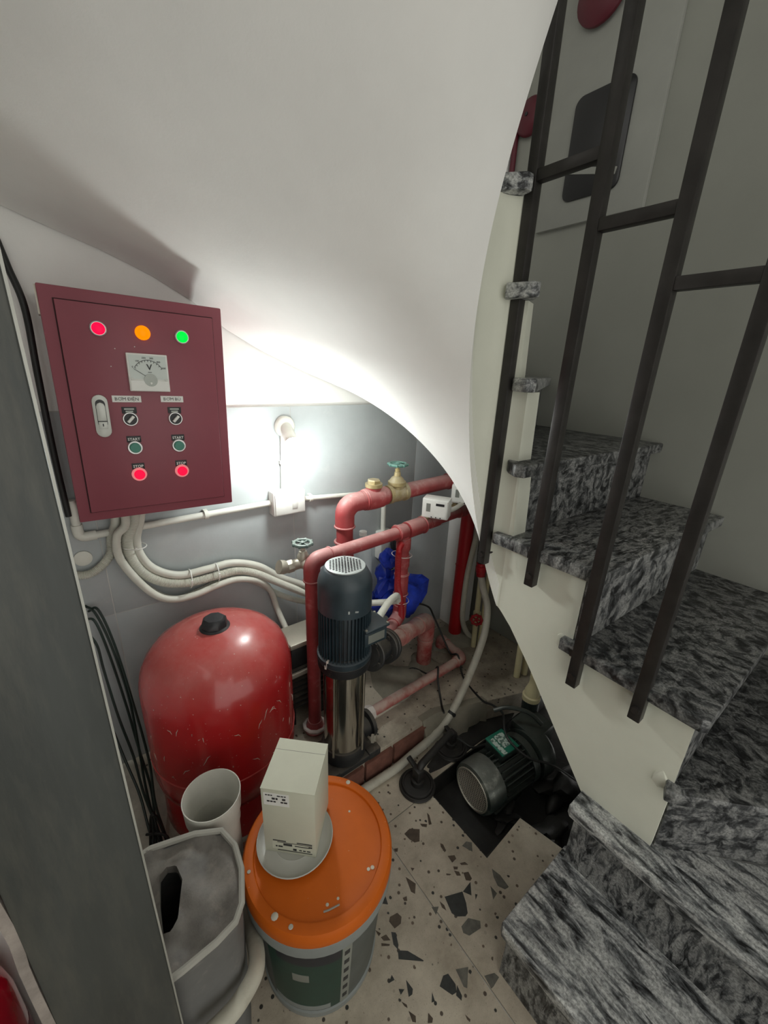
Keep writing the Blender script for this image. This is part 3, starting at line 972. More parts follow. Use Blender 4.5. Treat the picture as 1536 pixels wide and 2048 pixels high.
tag(obj('round_blank', B().lathe([(.022, 0), (.022, .004), (.012, .008), (0, .009)], (-.020, W - .006, .885), (0, -1, 0), 20), 'pvc'),
    'small round pale cap on the tiles under the cabinet', 'cap')

# ---- corrugated conduits hanging from the cabinet
def corrugated(path, r, pitch=.0042, amp=.0011, seg=10):
    P = resample(path, pitch / 2)
    return B().tube(P, [r + (amp if i % 2 else -amp) for i in range(len(P))], seg)
T1 = [(.140, 1.28, 1.052), (.130, 1.298, .985), (.113, 1.305, .925), (.115, 1.305, .872), (.145, 1.305, .816), (.211, 1.305, .775), (.298, 1.305, .772), (.381, 1.305, .772), (.467, 1.30, .738), (.546, 1.295, .671), (.633, 1.285, .617), (.72, 1.22, .575), (.80, 1.13, .56), (.86, 1.06, .575), (.885, 1.01, .60)]
T2 = [(.118, 1.27, 1.052), (.112, 1.29, .985), (.090, 1.298, .930), (.092, 1.30, .872), (.116, 1.30, .812), (.169, 1.30, .765), (.240, 1.30, .743), (.325, 1.298, .744), (.391, 1.298, .742), (.453, 1.295, .717), (.531, 1.29, .660), (.632, 1.28, .586), (.72, 1.25, .54), (.80, 1.22, .50)]
T3 = [(.092, 1.25, 1.052), (.090, 1.27, .985), (.066, 1.28, .952), (.062, 1.285, .886), (.092, 1.285, .807), (.135, 1.285, .738), (.182, 1.285, .706), (.246, 1.285, .701), (.322, 1.285, .714), (.389, 1.285, .715), (.464, 1.29, .681), (.508, 1.30, .622), (.529, 1.30, .537), (.54, 1.25, .47)]
T4 = [(.072, 1.26, 1.052), (.070, 1.30, .985), (.054, 1.318, .938), (.046, 1.318, .890), (.014, 1.318, .853), (-.022, 1.318, .839), (-.06, 1.318, .855), (-.09, 1.318, .90)]
T5 = [(.100, 1.30, 1.052), (.095, 1.318, .985), (.080, 1.320, .92), (.082, 1.320, .85), (.105, 1.320, .775), (.15, 1.320, .715), (.20, 1.320, .685), (.26, 1.320, .690), (.33, 1.320, .705), (.40, 1.320, .70), (.47, 1.320, .66), (.53, 1.320, .60), (.60, 1.312, .55), (.68, 1.30, .51)]
for pth, r, lab, cor in ((T1, .0125, 'topmost smooth pale conduit of the bundle looping from cabinet to pump', 0),
                         (T2, .0145, 'thick corrugated conduit in the middle of the bundle under the cabinet', 1),
                         (T3, .0110, 'lowest pale conduit of the bundle, dropping behind the red tank', 0),
                         (T4, .0115, 'pale corrugated conduit curling left from the bundle towards the steel post', 1),
                         (T5, .0105, 'thin pale conduit against the tiles behind the hanging bundle', 1)):
    P = spline(pth, 12)
    b = corrugated(P, r) if cor else B().tube(P, r, 12)
    tag(obj('flexible_conduit', b, 'corr', angle=80), lab, 'conduit', 'conduits hanging from the control cabinet')
for i, (p, ax, r, lab) in enumerate((((.105, 1.298, .905), (.1, 0, 1), .030, 'white cable tie round the conduits, uppermost, just under the cabinet'),
                                     ((.240, 1.302, .755), (1, 0, -.1), .030, 'white cable tie at the lowest point of the conduit bundle'),
                                     ((.325, 1.302, .755), (1, 0, 0), .030, 'white cable tie on the rising part of the conduit bundle'))):
    bb = B().torus(p, ax, r, .0018, 24, 6).box(V(p) + V((.0, -r - .002, .004)), (.005, .005, .006))
    tag(obj('cable_tie', bb, 'white_pl'), lab, 'cable tie', 'ties on the conduit bundle')

# ================================================================== RED EXPANSION TANK
TX, TY, TR = .243, 1.058, .208
tk = thing('pressure_tank', 'large scuffed red pressure tank standing under the cabinet', 'tank', (TX, TY, ZP))
prof = [(.04, .165), (.10, .172), (.155, .192), (.188, .222), (.203, .258), (TR, .29), (TR, .345)]
prof2 = [(TR, .345), (TR, .555), (.2065, .585), (.200, .615), (.188, .642), (.168, .666), (.138, .687), (.100, .702), (.060, .711), (.03, .714), (.0, .715)]
b = B().lathe(prof + prof2[1:], (TX, TY, 0), (0, 0, 1), 56)
obj('shell', b, 'red_tank', tk)
scr = B()
rs = random.Random(5)
for i in range(26):
    a0 = math.radians(rs.uniform(195, 330))
    z0_ = rs.uniform(.36, .54)
    da, dz = rs.uniform(-.10, .10), rs.uniform(-.03, .03)
    scr.tube([(TX + (TR + .0003) * math.cos(a0 + da * t), TY + (TR + .0003) * math.sin(a0 + da * t), z0_ + dz * t + .004 * math.sin(5 * t)) for t in (0, .35, .7, 1)], [.0003, .0009, .0007, .0002], 5)
scr_ = obj('paint_scratches', scr, 'white_dust', tk)
scr_['kind'] = 'stuff'
obj('weld_seam', B().torus((TX, TY, .345), (0, 0, 1), TR, .0022, 64, 6), 'red_tank', tk)
obj('base_ring', B().lathe([(.196, ZP), (.193, ZP + .10), (.185, ZP + .13), (.181, ZP + .13), (.189, ZP + .098), (.192, ZP)], (TX, TY, 0), (0, 0, 1), 48, cap=False), 'red_tank', tk)
vx = B().lathe([(.041, .0), (.041, .008), (.036, .012)], (TX, TY, .706), (0, 0, 1), 24)
cap = obj('valve_base', vx, 'black', tk)
obj('valve_cap', B().lathe([(.036, .0), (.033, .018), (.026, .025), (.0, .026)], (TX, TY, .718), (0, 0, 1), 8), 'black', cap, label='black faceted cap on the tank crown')

# ================================================================== RED PIPEWORK
def pipe_run(name, label, cat, pts, r, rad, m, mats, fittings=(), seg=18, loc=None):
    t = thing(name, label, cat, loc or pts[0])
    obj('pipe', B().tube(fillet(pts, rad, 8), r, seg), m, t)
    for f in fittings:
        kind = f[0]
        if kind == 'c':                       # coupling: point, direction, length, radius
            _, p, d, L, rr = f
            dv = V(d).normalized()
            obj('coupling', B().lathe([(rr * .97, -L / 2), (rr, -L / 2 + .003), (rr, L / 2 - .003), (rr * .97, L / 2)], p, d, seg), m, t)
        if kind == 'e':                       # elbow body: path, radius
            _, pp, rr = f
            obj('elbow', B().tube(fillet(pp, rad, 8), rr, seg), m, t)
        if kind == 'r':                       # rim ring
            _, p, d, rr, tr = f
            obj('collar', B().torus(p, d, rr, tr, 24, 8), m, t)
    return t
U0 = V((.766, 1.2, .906))
up = pipe_run('red_pipe', 'thick upper red pipe with a rounded elbow behind the pump motor', 'pipe',
              [(.770, 1.2, .25), (.768, 1.2, .948), (1.56, 1.165, .985)], .0315, .075, 'red_pipe', None,
              [('e', [(.768, 1.2, .86), (.768, 1.2, .948), (.855, 1.196, .952)], .036),
               ('r', (.768, 1.2, .862), (0, 0, 1), .0365, .004), ('r', (.768, 1.2, .80), (0, 0, 1), .036, .005), ('c', (.769, 1.2, .755), (0, 0, 1), .07, .035),
               ('r', (.850, 1.196, .952), (1, 0, 0), .0365, .004), ('c', (1.30, 1.177, .973), (1, -.04, .04), .05, .036), ('c', (1.40, 1.172, .978), (1, -.04, .04), .05, .0355)], loc=(.77, 1.2, ZP))
def wheel(par, c, d, R, m, spokes=4, tr=.006):
    wbd = obj('handwheel', B().torus(c, d, R, tr, 28, 8), m, par)
    q = V((0, 0, 1)).rotation_difference(V(d).normalized())
    sb_ = B().lathe([(R * .3, -.004), (R * .3, .005), (R * .15, .008), (0, .008)], c, d, 12)
    for i in range(spokes):
        a = 2 * PI * i / spokes + .4
        sb_.cyl(V(c), V(c) + q @ V((R * math.cos(a), R * math.sin(a), 0)), tr * .6, seg=6)
    obj('spokes', sb_, m, wbd)
    # finger lobes on the rim
    lb = B()
    for i in range(8):
        a = 2 * PI * i / 8
        lb.lathe([(.004, -.005), (.006, 0), (.004, .005)], V(c) + q @ V(((R + tr * .6) * math.cos(a), (R + tr * .6) * math.sin(a), 0)), d, 8)
    obj('rim_lobes', lb, m, wbd)
    return wbd
PD = V((1, -.044, .042)).normalized()
def onup(x):
    t = (x - .768) / (1.56 - .768)
    return V((x, 1.2 - .035 * t, .948 + .037 * t))
cvv = thing('check_valve', 'brass check valve with a flat hex cap on the upper red pipe', 'valve', onup(.893))
obj('body', B().lathe([(.037, -.055), (.037, -.04), (.042, -.035), (.044, 0), (.042, .035), (.037, .04), (.037, .055)], onup(.893), PD, 20).cyl(onup(.893), onup(.893) + V((0, 0, .05)), .030, seg=20), 'red_pipe', cvv)
obj('hex_cap', B().lathe([(.033, 0), (.033, .014)], onup(.893) + V((0, 0, .045)), (0, 0, 1), 20).lathe([(.026, 0), (.026, .012), (.022, .016)], onup(.893) + V((0, 0, .058)), (0, 0, 1), 6), 'brass', cvv)
gv = thing('gate_valve', 'brass gate valve with a pale green handwheel on the upper red pipe', 'valve', onup(1.003))
gc = onup(1.003)
obj('body', B().lathe([(.037, -.045), (.038, -.030), (.034, -.026), (.036, 0), (.034, .026), (.038, .030), (.037, .045)], gc, PD, 20), 'brass', gv)
obj('bonnet', B().lathe([(.026, 0), (.030, .02), (.030, .030), (.036, .034), (.036, .048), (.030, .052), (.024, .062), (.014, .070), (.012, .085), (.008, .088)], gc, (0, 0, 1), 20), 'brass', gv)
obj('stem', B().lathe([(.010, 0), (.010, .014), (.006, .016), (.006, .034)], gc + V((0, 0, .084)), (0, 0, 1), 10), 'brass', gv)
wheel(gv, gc + V((0, 0, .116)), (0, 0, 1), .033, 'wheel_g')

LZ = .828
lowp = pipe_run('red_pipe', 'long lower red pipe with a vertical leg left of the pump motor', 'pipe',
                [(.561, 1.073, ZP), (.561, 1.073, LZ), (1.02, 1.112, LZ), (1.45, 1.165, LZ)], .0235, .05, 'red_pipe', None,
                [('e', [(.561, 1.073, .755), (.561, 1.073, LZ), (.635, 1.079, LZ)], .0275), ('r', (.561, 1.073, .758), (0, 0, 1), .0272, .003), ('r', (.632, 1.079, LZ), (1, .08, 0), .0272, .003),
                 ('c', (.965, 1.107, LZ), (1, .085, 0), .05, .030), ('c', (1.04, 1.114, LZ), (1, .12, 0), .09, .034), ('r', (.945, 1.105, LZ), (1, .085, 0), .031, .003),
                 ('r', (1.09, 1.12, LZ), (1, .12, 0), .033, .004), ('c', (1.16, 1.129, LZ), (1, .12, 0), .06, .028), ('c', (1.36, 1.154, LZ), (1, .12, 0), .05, .028)], loc=(.561, 1.073, ZP))
ff = obj('floor_flange', B().lathe([(.026, -.0), (.040, .003), (.042, .010), (.032, .018), (.026, .045)], (.561, 1.073, ZP + .012), (0, 0, 1), 20), 'red_pipe', lowp)
obj('sealing_ring', B().torus((.561, 1.073, ZP + .030), (.1, .1, 1), .041, .007, 10, 8), 'tape', ff, label='white sealant ring at the foot of the pipe')
leg = pipe_run('red_pipe', 'vertical red tee leg wrapped by a red flexible conduit right of the motor', 'pipe',
               [(.985, 1.108, LZ), (.985, 1.108, .445), (.80, 1.00, .445)], .024, .055, 'red_pipe', None,
               [('c', (.985, 1.108, .775), (0, 0, 1), .05, .029), ('c', (.985, 1.108, .70), (0, 0, 1), .05, .028), ('c', (.985, 1.108, .60), (0, 0, 1), .09, .0285), ('r', (.985, 1.108, .64), (0, 0, 1), .029, .003), ('r', (.985, 1.108, .55), (0, 0, 1), .029, .003),
                ('e', [(.985, 1.108, .50), (.985, 1.108, .445), (.92, 1.070, .445)], .0285), ('c', (.875, 1.044, .445), (1, .58, 0), .06, .029)], loc=(.985, 1.108, .445))
rf = [(.955, 1.085, .79), (.93, 1.07, .775), (.925, 1.065, .70), (.93, 1.065, .62), (.95, 1.07, .56), (.962, 1.072, .50), (.968, 1.075, .455)]
tag(obj('flexible_conduit', corrugated(spline(rf, 12), .0115, .005, .0013), 'red_clean', angle=80), 'red corrugated conduit strapped to the vertical tee leg', 'conduit')
for z, nm in ((.735, 'upper'), (.53, 'lower')):
    tag(obj('wire_tie', B().torus((.970, 1.098, z), (.1, 0, 1), .040, .0014, 26, 5), 'tape'), nm + ' pale wire tie around the red tee leg and its conduit', 'wire tie')

# small side valve on the corner of the lower pipe
sv = thing('side_valve', 'small side valve with dark handwheel and spout left of the red pipe corner', 'valve', (.56, 1.115, .80))
obj('body', B().tube(fillet([(.561, 1.08, .80), (.556, 1.13, .80), (.49, 1.13, .795), (.475, 1.128, .80)], .02), .0185, 14).lathe([(.022, 0), (.022, .02)], (.500, 1.13, .797), (1, 0, .05), 8), 'zinc', sv)
obj('spout', B().lathe([(.019, 0), (.023, .006), (.023, .026), (.016, .026)], (.497, 1.13, .797), (-1, 0, .35), 16), 'zinc', sv)
obj('bonnet', B().lathe([(.020, 0), (.020, .018), (.016, .024), (.013, .034), (.008, .036), (.006, .058)], (.558, 1.128, .808), (0, 0, 1), 14), 'zinc', sv)
wheel(sv, (.558, 1.128, .870), (0, 0, 1), .0285, 'wheel_d')

# pressure switches
def pswitch(c, label, ang, stub):
    t = thing('pressure_switch', label, 'switch', (c[0], c[1], c[2] - .045), 'pressure switches on the lower red pipe')
    R_ = rotz(ang)
    c = V(c)
    obj('housing', B().box(c, (.108, .060, .082), rot=R_), 'white_pl', t, bevel=.006)
    f = lambda x, z, dy=-.031: c + R_ @ V((x, dy, z))
    obj('face', B().box(f(0, 0, -.0302), (.098, .003, .072), rot=R_), 'white_pl', t, bevel=.001)
    obj('scale_window', B().box(f(-.027, .004, -.0318), (.017, .0014, .034), rot=R_), 'plate', t)
    obj('dark_badge', B().box(f(.020, .020, -.0318), (.034, .0014, .010), rot=R_), 'black', t)
    obj('terminal_cover', B().box(f(.020, -.010, -.0316), (.046, .0012, .036), rot=R_), 'white_pl', t)
    sc_ = B()
    for x in (-.012, .006, .024):
        sc_.lathe([(.003, 0), (.0025, .0015)], f(x, -.034, -.0312), R_ @ V((0, -1, 0)), 8)
    obj('screws', sc_, 'black', t)
    lug = f(-.022, -.048, 0)
    obj('connector', B().lathe([(.010, 0), (.010, .012), (.016, .014), (.016, .026), (.010, .028), (.010, .04)], lug + V((0, 0, .012)), V(stub) - lug, 8), 'brass', t)
    return t
pswitch((1.135, 1.090, .905), 'white pressure switch nearer the motor on the lower red pipe', -1.02, (1.105, 1.121, .85))
pswitch((1.305, 1.095, .935), 'white pressure switch half hidden behind the stair string', -1.02, (1.28, 1.143, .85))
tag(obj('valve_tube', B().tube(spline([(1.20, 1.10, .872), (1.245, 1.09, .880), (1.29, 1.085, .90), (1.33, 1.08, .91)], 6), .010, 10), 'pvc'),
    'short dusty tube lying between the two pressure switches', 'tube')

# clean red riser in the corner
pipe_run('red_pipe', 'clean deep red vertical pipe in the back right corner', 'pipe', [(1.45, 1.185, ZP), (1.45, 1.180, .83)], .033, .02, 'red_clean', None,
         [('r', (1.45, 1.183, .52), (0, 0, 1), .033, .0022)], loc=(1.45, 1.185, ZP))
# pump delivery pipe with elbow into the floor
delv = pipe_run('red_pipe', 'dusty red delivery pipe with an elbow turning down behind the flanges', 'pipe',
                [(.80, .972, .455), (1.165, 1.118, .345), (1.165, 1.118, ZP)], .0345, .06, 'red_pipe2', None,
                [('c', (.93, 1.024, .416), (1, .4, -.3), .05, .038), ('e', [(1.07, 1.08, .374), (1.165, 1.118, .345), (1.165, 1.118, .26)], .0385), ('c', (1.165, 1.118, .24), (0, 0, 1), .02, .038)], loc=(1.165, 1.118, ZP))
# low suction pipe along the floor
suc = pipe_run('red_pipe', 'thin red pipe lying low from the pump base with two elbows', 'pipe',
               [(.735, .975, .165), (1.285, .985, .165), (1.31, 1.15, .165), (1.31, 1.15, ZP)], .0205, .04, 'red_pipe2', None,
               [('e', [(1.235, .984, .165), (1.285, .985, .165), (1.293, 1.035, .165)], .0245), ('e', [(1.303, 1.105, .165), (1.31, 1.15, .165), (1.31, 1.15, .12)], .0245)], loc=(.735, .975, ZP))
obj('sealed_joint', B().lathe([(.020, 0), (.030, .008), (.032, .03), (.026, .045), (.021, .047)], (.715, .975, .165), (1, 0, 0), 8), 'tape', suc, label='white sealed hex joint')

# ================================================================== VERTICAL MULTISTAGE PUMP
PX, PY = .595, .925
pm = thing('vertical_pump', 'tall vertical pump with polished steel column and blue black motor', 'pump', (PX, PY, ZP))
RT = rotz(.42)
obj('base_plate', B().box((PX, PY - .005, ZP + .012), (.20, .14, .024)), 'castiron', pm, bevel=.004)
bs = B().lathe([(.066, .02), (.078, .03), (.080, .060), (.074, .078)], (PX, PY, ZP), (0, 0, 1), 32)
bs.cyl((PX - .125, PY + .02, ZP + .045), (PX + .125, PY + .02, ZP + .045), .034, seg=20)
bs.lathe([(.05, 0), (.05, .014)], (PX + .115, PY + .02, ZP + .055), (1, 0, 0), 24)
obj('base_casting', bs, 'castiron', pm)
obj('foot_lug', B().box((PX + .085, PY - .062, ZP + .016), (.05, .03, .032), bev=.004).box((PX - .085, PY - .062, ZP + .016), (.05, .03, .032), bev=.004), 'castiron', pm)
obj('drain_plug', B().lathe([(.016, 0), (.016, .008), (.010, .009), (.010, .016)], (PX + .080, PY - .058, ZP + .075), (.7, -.7, .1), 6), 'zinc', pm)
z0, z1 = .186, .515
obj('column', B().lathe([(.0685, z0), (.0685, z1)], (PX, PY, 0), (0, 0, 1), 48), 'inox', pm, label='mirror polished stainless column')
for a in (-2.6, -1.15, .3, 1.9):
    obj('tie_rod', B().cyl((PX + .075 * math.cos(a), PY + .075 * math.sin(a), z0 - .01), (PX + .075 * math.cos(a), PY + .075 * math.sin(a), z1 + .02), .005, seg=8), 'inox', pm)
hd = B().lathe([(.066, .505), (.083, .512), (.086, .520), (.086, .545), (.078, .552), (.074, .575)], (PX, PY, 0), (0, 0, 1), 36)
hd.lathe([(.030, .05), (.032, .09), (.032, .125)], (PX, PY, .50), (.9, .36, -.22), 20)
obj('head_casting', hd, 'castiron', pm)
obj('paint_chip', B().box((PX - .078, PY - .028, .562), (.010, .006, .022), rot=rotz(.6)).box((PX - .081, PY - .022, .548), (.008, .006, .014), rot=rotz(.5)), 'tape', pm)
# motor
obj('motor_body', B().lathe([(.070, .552), (.072, .56), (.072, .735), (.070, .74)], (PX, PY, 0), (0, 0, 1), 40), 'motor', pm)
fn = B()
for i in range(44):
    a = 2 * PI * i / 44
    fn.box((PX + .0765 * math.cos(a), PY + .0765 * math.sin(a), .648), (.013, .0024, .166), rot=rotz(a))
f_ = obj('cooling_fins', fn, 'motor', pm, smooth=False)
f_['kind'] = 'stuff'
obj('motor_flange', B().lathe([(.085, .545), (.088, .550), (.088, .566), (.080, .570)], (PX, PY, 0), (0, 0, 1), 36), 'motor', pm)
cw = obj('fan_cowl', B().lathe([(.0835, .728), (.0835, .815), (.080, .832), (.066, .858), (.058, .864), (.0, .864)], (PX, PY, 0), (0, 0, 1), 44), 'motor', pm)
obj('cowl_grille', B().lathe([(.060, .8635), (.0605, .867), (.057, .868), (.0, .8665)], (PX, PY, 0), (0, 0, 1), 36), 'grille', cw, label='pale perforated fan grille')
hl = B()
for i in range(-5, 6):
    for j in range(-6, 7):
        x = (i + (.5 if j % 2 else 0)) * .0102
        y = j * .0088
        if math.hypot(x, y) < .052:
            hl.lathe([(.0034, 0), (.0034, .0009), (0, .0009)], (PX + x, PY + y, .8676), (0, 0, 1), 8)
h_ = obj('grille_holes', hl, 'black', cw)
h_['kind'] = 'stuff'
obj('cowl_scratches', B().box((PX - .012, PY - .0828, .752), (.012, .002, .005), rot=Matrix.Rotation(.3, 3, 'Y')).box((PX - .035, PY - .0765, .754), (.005, .002, .009), rot=rotz(-.4)), 'grille', cw)
tb = B().box((.655, .875, .640), (.085, .075, .052), bev=.004)
box_ = obj('terminal_box', tb, 'motor', pm)
obj('terminal_lid', B().box((.657, .872, .670), (.092, .082, .010), bev=.003), 'motor', box_)
obj('nameplate', B().box((.655, .8366, .640), (.062, .0016, .030)), 'plate', box_)
lc = B()
for sx in (-.04, .04):
    for sy in (-.034, .034):
        lc.lathe([(.004, 0), (.004, .003), (0, .003)], (.657 + sx, .872 + sy, .675), (0, 0, 1), 6)
obj('lid_screws', lc, 'zinc', box_)
tag(obj('flexible_conduit', B().tube(spline([(.700, .895, .648), (.735, .915, .655), (.80, .955, .655), (.865, .995, .635), (.885, 1.01, .60)], 8), .0125, 12), 'corr'),
    'short cream conduit bending into the terminal box of the motor', 'conduit')

# flange pair on the delivery side
FA = V((.372, .149, -.112)).normalized()
fl = thing('flanged_valve', 'black wafer valve between two round flanges beside the pump column', 'valve', (.76, .957, .467))
F0 = V((.700, .932, .485))
for k, (d, r, th) in enumerate(((.005, .058, .016), (.095, .063, .016), (.118, .063, .016))):
    p = F0 + FA * d
    f_ = obj('flange', B().lathe([(r - .003, 0), (r, .003), (r, th - .003), (r - .003, th)], p, FA, 32), 'castiron', fl)
    bt = B()
    q = V((0, 0, 1)).rotation_difference(FA)
    for i in range(4):
        a = PI / 4 + i * PI / 2
        bt.lathe([(.008, -.008), (.008, th + .008)], p + q @ V((.046 * math.cos(a), .046 * math.sin(a), 0)), FA, 6)
    obj('bolts', bt, 'castiron', f_)
obj('valve_body', B().lathe([(.04, 0), (.044, .02), (.044, .08), (.04, .10)], F0, FA, 24), 'castiron', fl)

# ================================================================== SECOND PUMP BEHIND THE TANK
p2 = thing('horizontal_pump', 'dark finned electric pump squeezed between tank and red pipe', 'pump', (.53, 1.22, ZP))
obj('motor_body', B().cyl((.44, 1.225, .28), (.68, 1.225, .28), .085, seg=28), 'castiron', p2)
fb2 = B()
for i in range(8):
    z = .205 + i * .024
    fb2.box((.56, 1.137, z), (.22, .026, .005))
f2 = obj('cooling_fins', fb2, 'castiron', p2, smooth=False)
f2['kind'] = 'stuff'
obj('terminal_box', B().box((.57, 1.19, .42), (.13, .11, .09), bev=.005), 'castiron', p2)
obj('terminal_lid', B().box((.57, 1.188, .474), (.14, .12, .02), bev=.004), 'zinc', p2, label='dusty pale terminal lid')
obj('ledge', B().box((.56, 1.13, .36), (.22, .03, .018), bev=.002), 'zinc', p2)
obj('feet', B().box((.49, 1.22, ZP + .045), (.05, .16, .09)).box((.63, 1.22, ZP + .045), (.05, .16, .09)), 'castiron', p2)

# ================================================================== THINGS BEHIND THE PUMP
bt = thing('plastic_bottle', 'empty clear plastic bottle behind the pump motor', 'bottle', (.862, 1.235, ZP + .38))
BZ = .50
obj('bottle_body', B().lathe([(.034, 0), (.040, .008), (.040, .05), (.037, .06), (.040, .07), (.040, .19), (.034, .235), (.018, .262), (.014, .268), (.014, .285)], (.885, 1.245, BZ), (0, 0, 1), 24), 'clear', bt)
obj('bottle_cap', B().lathe([(.016, 0), (.016, .016), (0, .017)], (.885, 1.245, BZ + .284), (0, 0, 1), 16), 'white_pl', bt)
bt.location = V(bt.location)
tag(obj('bottle_shelf', B().box((.885, 1.275, BZ - .012), (.12, .105, .022), bev=.003), 'concrete'), 'small ledge on the back wall under the clear bottle', 'shelf')

def lump(name, c, s_, seed, m, n=3, rough=.35):
    bb = B()
    bmesh.ops.create_icosphere(bb.bm, subdivisions=n, radius=1.)
    rnd = random.Random(seed)
    dirs = [(V((rnd.uniform(-1, 1), rnd.uniform(-1, 1), rnd.uniform(-1, 1))).normalized(), rnd.uniform(2, 6), rnd.uniform(0, 6)) for _ in range(7)]
    for v in bb.bm.verts:
        k = 1 + sum(rough / 7 * math.sin(f * v.co.dot(d) + ph) for d, f, ph in dirs) * 2
        k += rough * .22 * (abs(math.sin(9 * v.co.x + 7 * v.co.z)) - .5)
        v.co = V((v.co.x * s_[0] * k, v.co.y * s_[1] * k, v.co.z * s_[2] * k)) + V(c)
    return bb
bg_ = thing('blue_bag', 'crumpled blue plastic bag hanging over the pipework by the wall', 'bag', (1.0, 1.17, .45))
# draped film: a tied column of lumps over a wide skirt
obj('tied_top', lump('t', (.982, 1.185, .682), (.032, .026, .028), 3, 'blue', 3, .7), 'blue', bg_, angle=22)
obj('knot', B().lathe([(.014, 0), (.010, .015), (.014, .03)], (.985, 1.185, .632), (0, 0, 1), 10), 'cable', bg_)
obj('middle_bulge', lump('t', (.982, 1.182, .585), (.046, .035, .052), 5, 'blue', 3, .7), 'blue', bg_, angle=22)
sk = B()
rings = []
nn = 40
for j, (rx, ry, z) in enumerate(((.030, .028, .56), (.075, .045, .535), (.125, .06, .515), (.150, .07, .485), (.135, .065, .44), (.10, .055, .40), (.06, .04, .375))):
    rg = []
    for k in range(nn):
        a = 2 * PI * k / nn
        fl_ = 1 + .12 * math.sin(7 * a + j) + .10 * math.sin(13 * a + 2 * j)
        rg.append((1.01 + .012 * j + rx * fl_ * math.cos(a), 1.20 + ry * fl_ * math.sin(a), z + .012 * math.sin(5 * a + j) + .018 * math.cos(a) * (1 if j < 4 else 0)))
    rings.append(rg)
sk.ring_stack(rings)
obj('draped_skirt', sk, 'blue', bg_, angle=28)

# ---- right hand corner: conduit, hose, small valve, cream pipes
tag(obj('conduit_hose', B().tube(spline([(1.47, 1.125, .78), (1.465, 1.13, .70), (1.448, 1.135, .568), (1.44, 1.14, .459), (1.438, 1.14, .314), (1.45, 1.14, .217), (1.475, 1.13, .150), (1.50, 1.115, ZP + .006)], 8), .0135, 12), 'hose'),
    'pale corrugated tube running down in front of the corner red pipe', 'tube')
tag(obj('conduit_hose', B().tube(spline([(1.475, 1.17, .30), (1.482, 1.165, .20), (1.495, 1.15, ZP + .004)], 6), .009, 10), 'hose'), 'thin grey tube stub beside the corner red pipe', 'tube')
hs = thing('water_hose', 'long white hose from the red coupling down across the floor', 'hose', (.85, .84, 0))
obj('hose', B().tube(spline([(.40, .832, .017), (.50, .830, .017), (.646, .826, .018), (.76, .822, .020), (.85, .826, .028), (.93, .828, .038), (1.02, .832, .066), (1.11, .845, .132), (1.19, .868, .190), (1.27, .892, .268), (1.334, .918, .345), (1.372, .952, .43), (1.379, .994, .505), (1.385, 1.018, .556)], 10), .0155, 14), 'hose', hs)
obj('hose_clamp', B().lathe([(.0175, -.006), (.0175, .006)], (1.06, .838, .094), (.8, .15, .55), 16).box((1.06, .821, .098), (.012, .014, .010)), 'cable', hs)
obj('coupling', B().lathe([(.021, 0), (.021, .018), (.0235, .020), (.0235, .045), (.020, .047), (.020, .062)], (1.385, 1.018, .552), (.0, .12, 1), 16), 'red_clean', hs, label='red plastic coupling')
obj('nozzle', B().lathe([(.014, 0), (.016, .03)], (1.385, 1.026, .612), (0, .12, 1), 12), 'cable', hs)
crv = thing('garden_valve', 'small upright cream pipe with a round red handwheel under the stairs', 'valve', (1.455, 1.06, ZP))
obj('pipe', B().tube([(1.458, 1.062, ZP), (1.452, 1.066, .56)], .0125, 12), 'cream', crv)
obj('valve_body', B().lathe([(.018, 0), (.018, .05)], (1.456, 1.063, .262), (0, 0, 1), 14).cyl((1.456, 1.063, .288), (1.435, 1.045, .288), .010, seg=10), 'cream', crv)
wheel(crv, (1.428, 1.040, .288), (-.78, -.62, .1), .024, 'red_clean', 5, .006)
tag(obj('cream_pipe', B().tube([(1.49, 1.05, ZP), (1.49, 1.05, .62)], .011, 12), 'cream'), 'plain cream pipe standing just behind the red handwheel valve', 'pipe')
for (x, y, nm) in ((1.455, .80, 'left'), (1.50, .79, 'right')):
    tag(obj('cream_pipe', B().tube([(x, y, ZP), (x + .02, y + .02, .42)], .014, 12), 'cream'), nm + ' one of two cream pipes standing under the lowest stair edge', 'pipe')

# ================================================================== SUMP PUMP IN THE PIT
smp = thing('sump_pump', 'greasy black green electric pump lying in the floor pit', 'pump', (1.08, .585, -.09))
A0, A1 = V((.925, .600, .020)), V((1.20, .575, .020))
AD = (A1 - A0).normalized()
obj('fan_cowl', B().lathe([(.070, .0), (.086, .008), (.090, .022), (.090, .085), (.085, .088), (.085, .03)], A0, AD, 36, cap=False), 'sumpf', smp, label='worn silver green fan cowl')
obj('cowl_back', B().lathe([(.084, .010), (.0, .010)], A0, AD, 30), 'black', smp)
gr = B()
q = V((0, 0, 1)).rotation_difference(AD)
for i in range(-8, 9):
    t = i * .0088
    L = math.sqrt(max(0, .073 ** 2 - t * t))
    gr.cyl(A0 + q @ V((t, -L, .004)), A0 + q @ V((t, L, .004)), .0012, seg=5)
    gr.cyl(A0 + q @ V((-L, t, .004)), A0 + q @ V((L, t, .004)), .0012, seg=5)
gr.torus(A0 + AD * .004, AD, .073, .004, 32, 6)
obj('fan_grille', gr, 'zinc', smp, label='square mesh fan grille')
obj('motor_body', B().lathe([(.070, .08), (.072, .085), (.072, .235), (.088, .24), (.090, .25), (.090, .268), (.06, .275)], A0, AD, 32), 'sump', smp)
sf = B()
for i in range(26):
    a = 2 * PI * i / 26
    sf.box(A0 + q @ V((.079 * math.cos(a), .079 * math.sin(a), .165)), (.018, .003, .14), rot=(q.to_matrix() @ rotz(a)))
s_ = obj('cooling_fins', sf, 'sump', smp, smooth=False)
s_['kind'] = 'stuff'
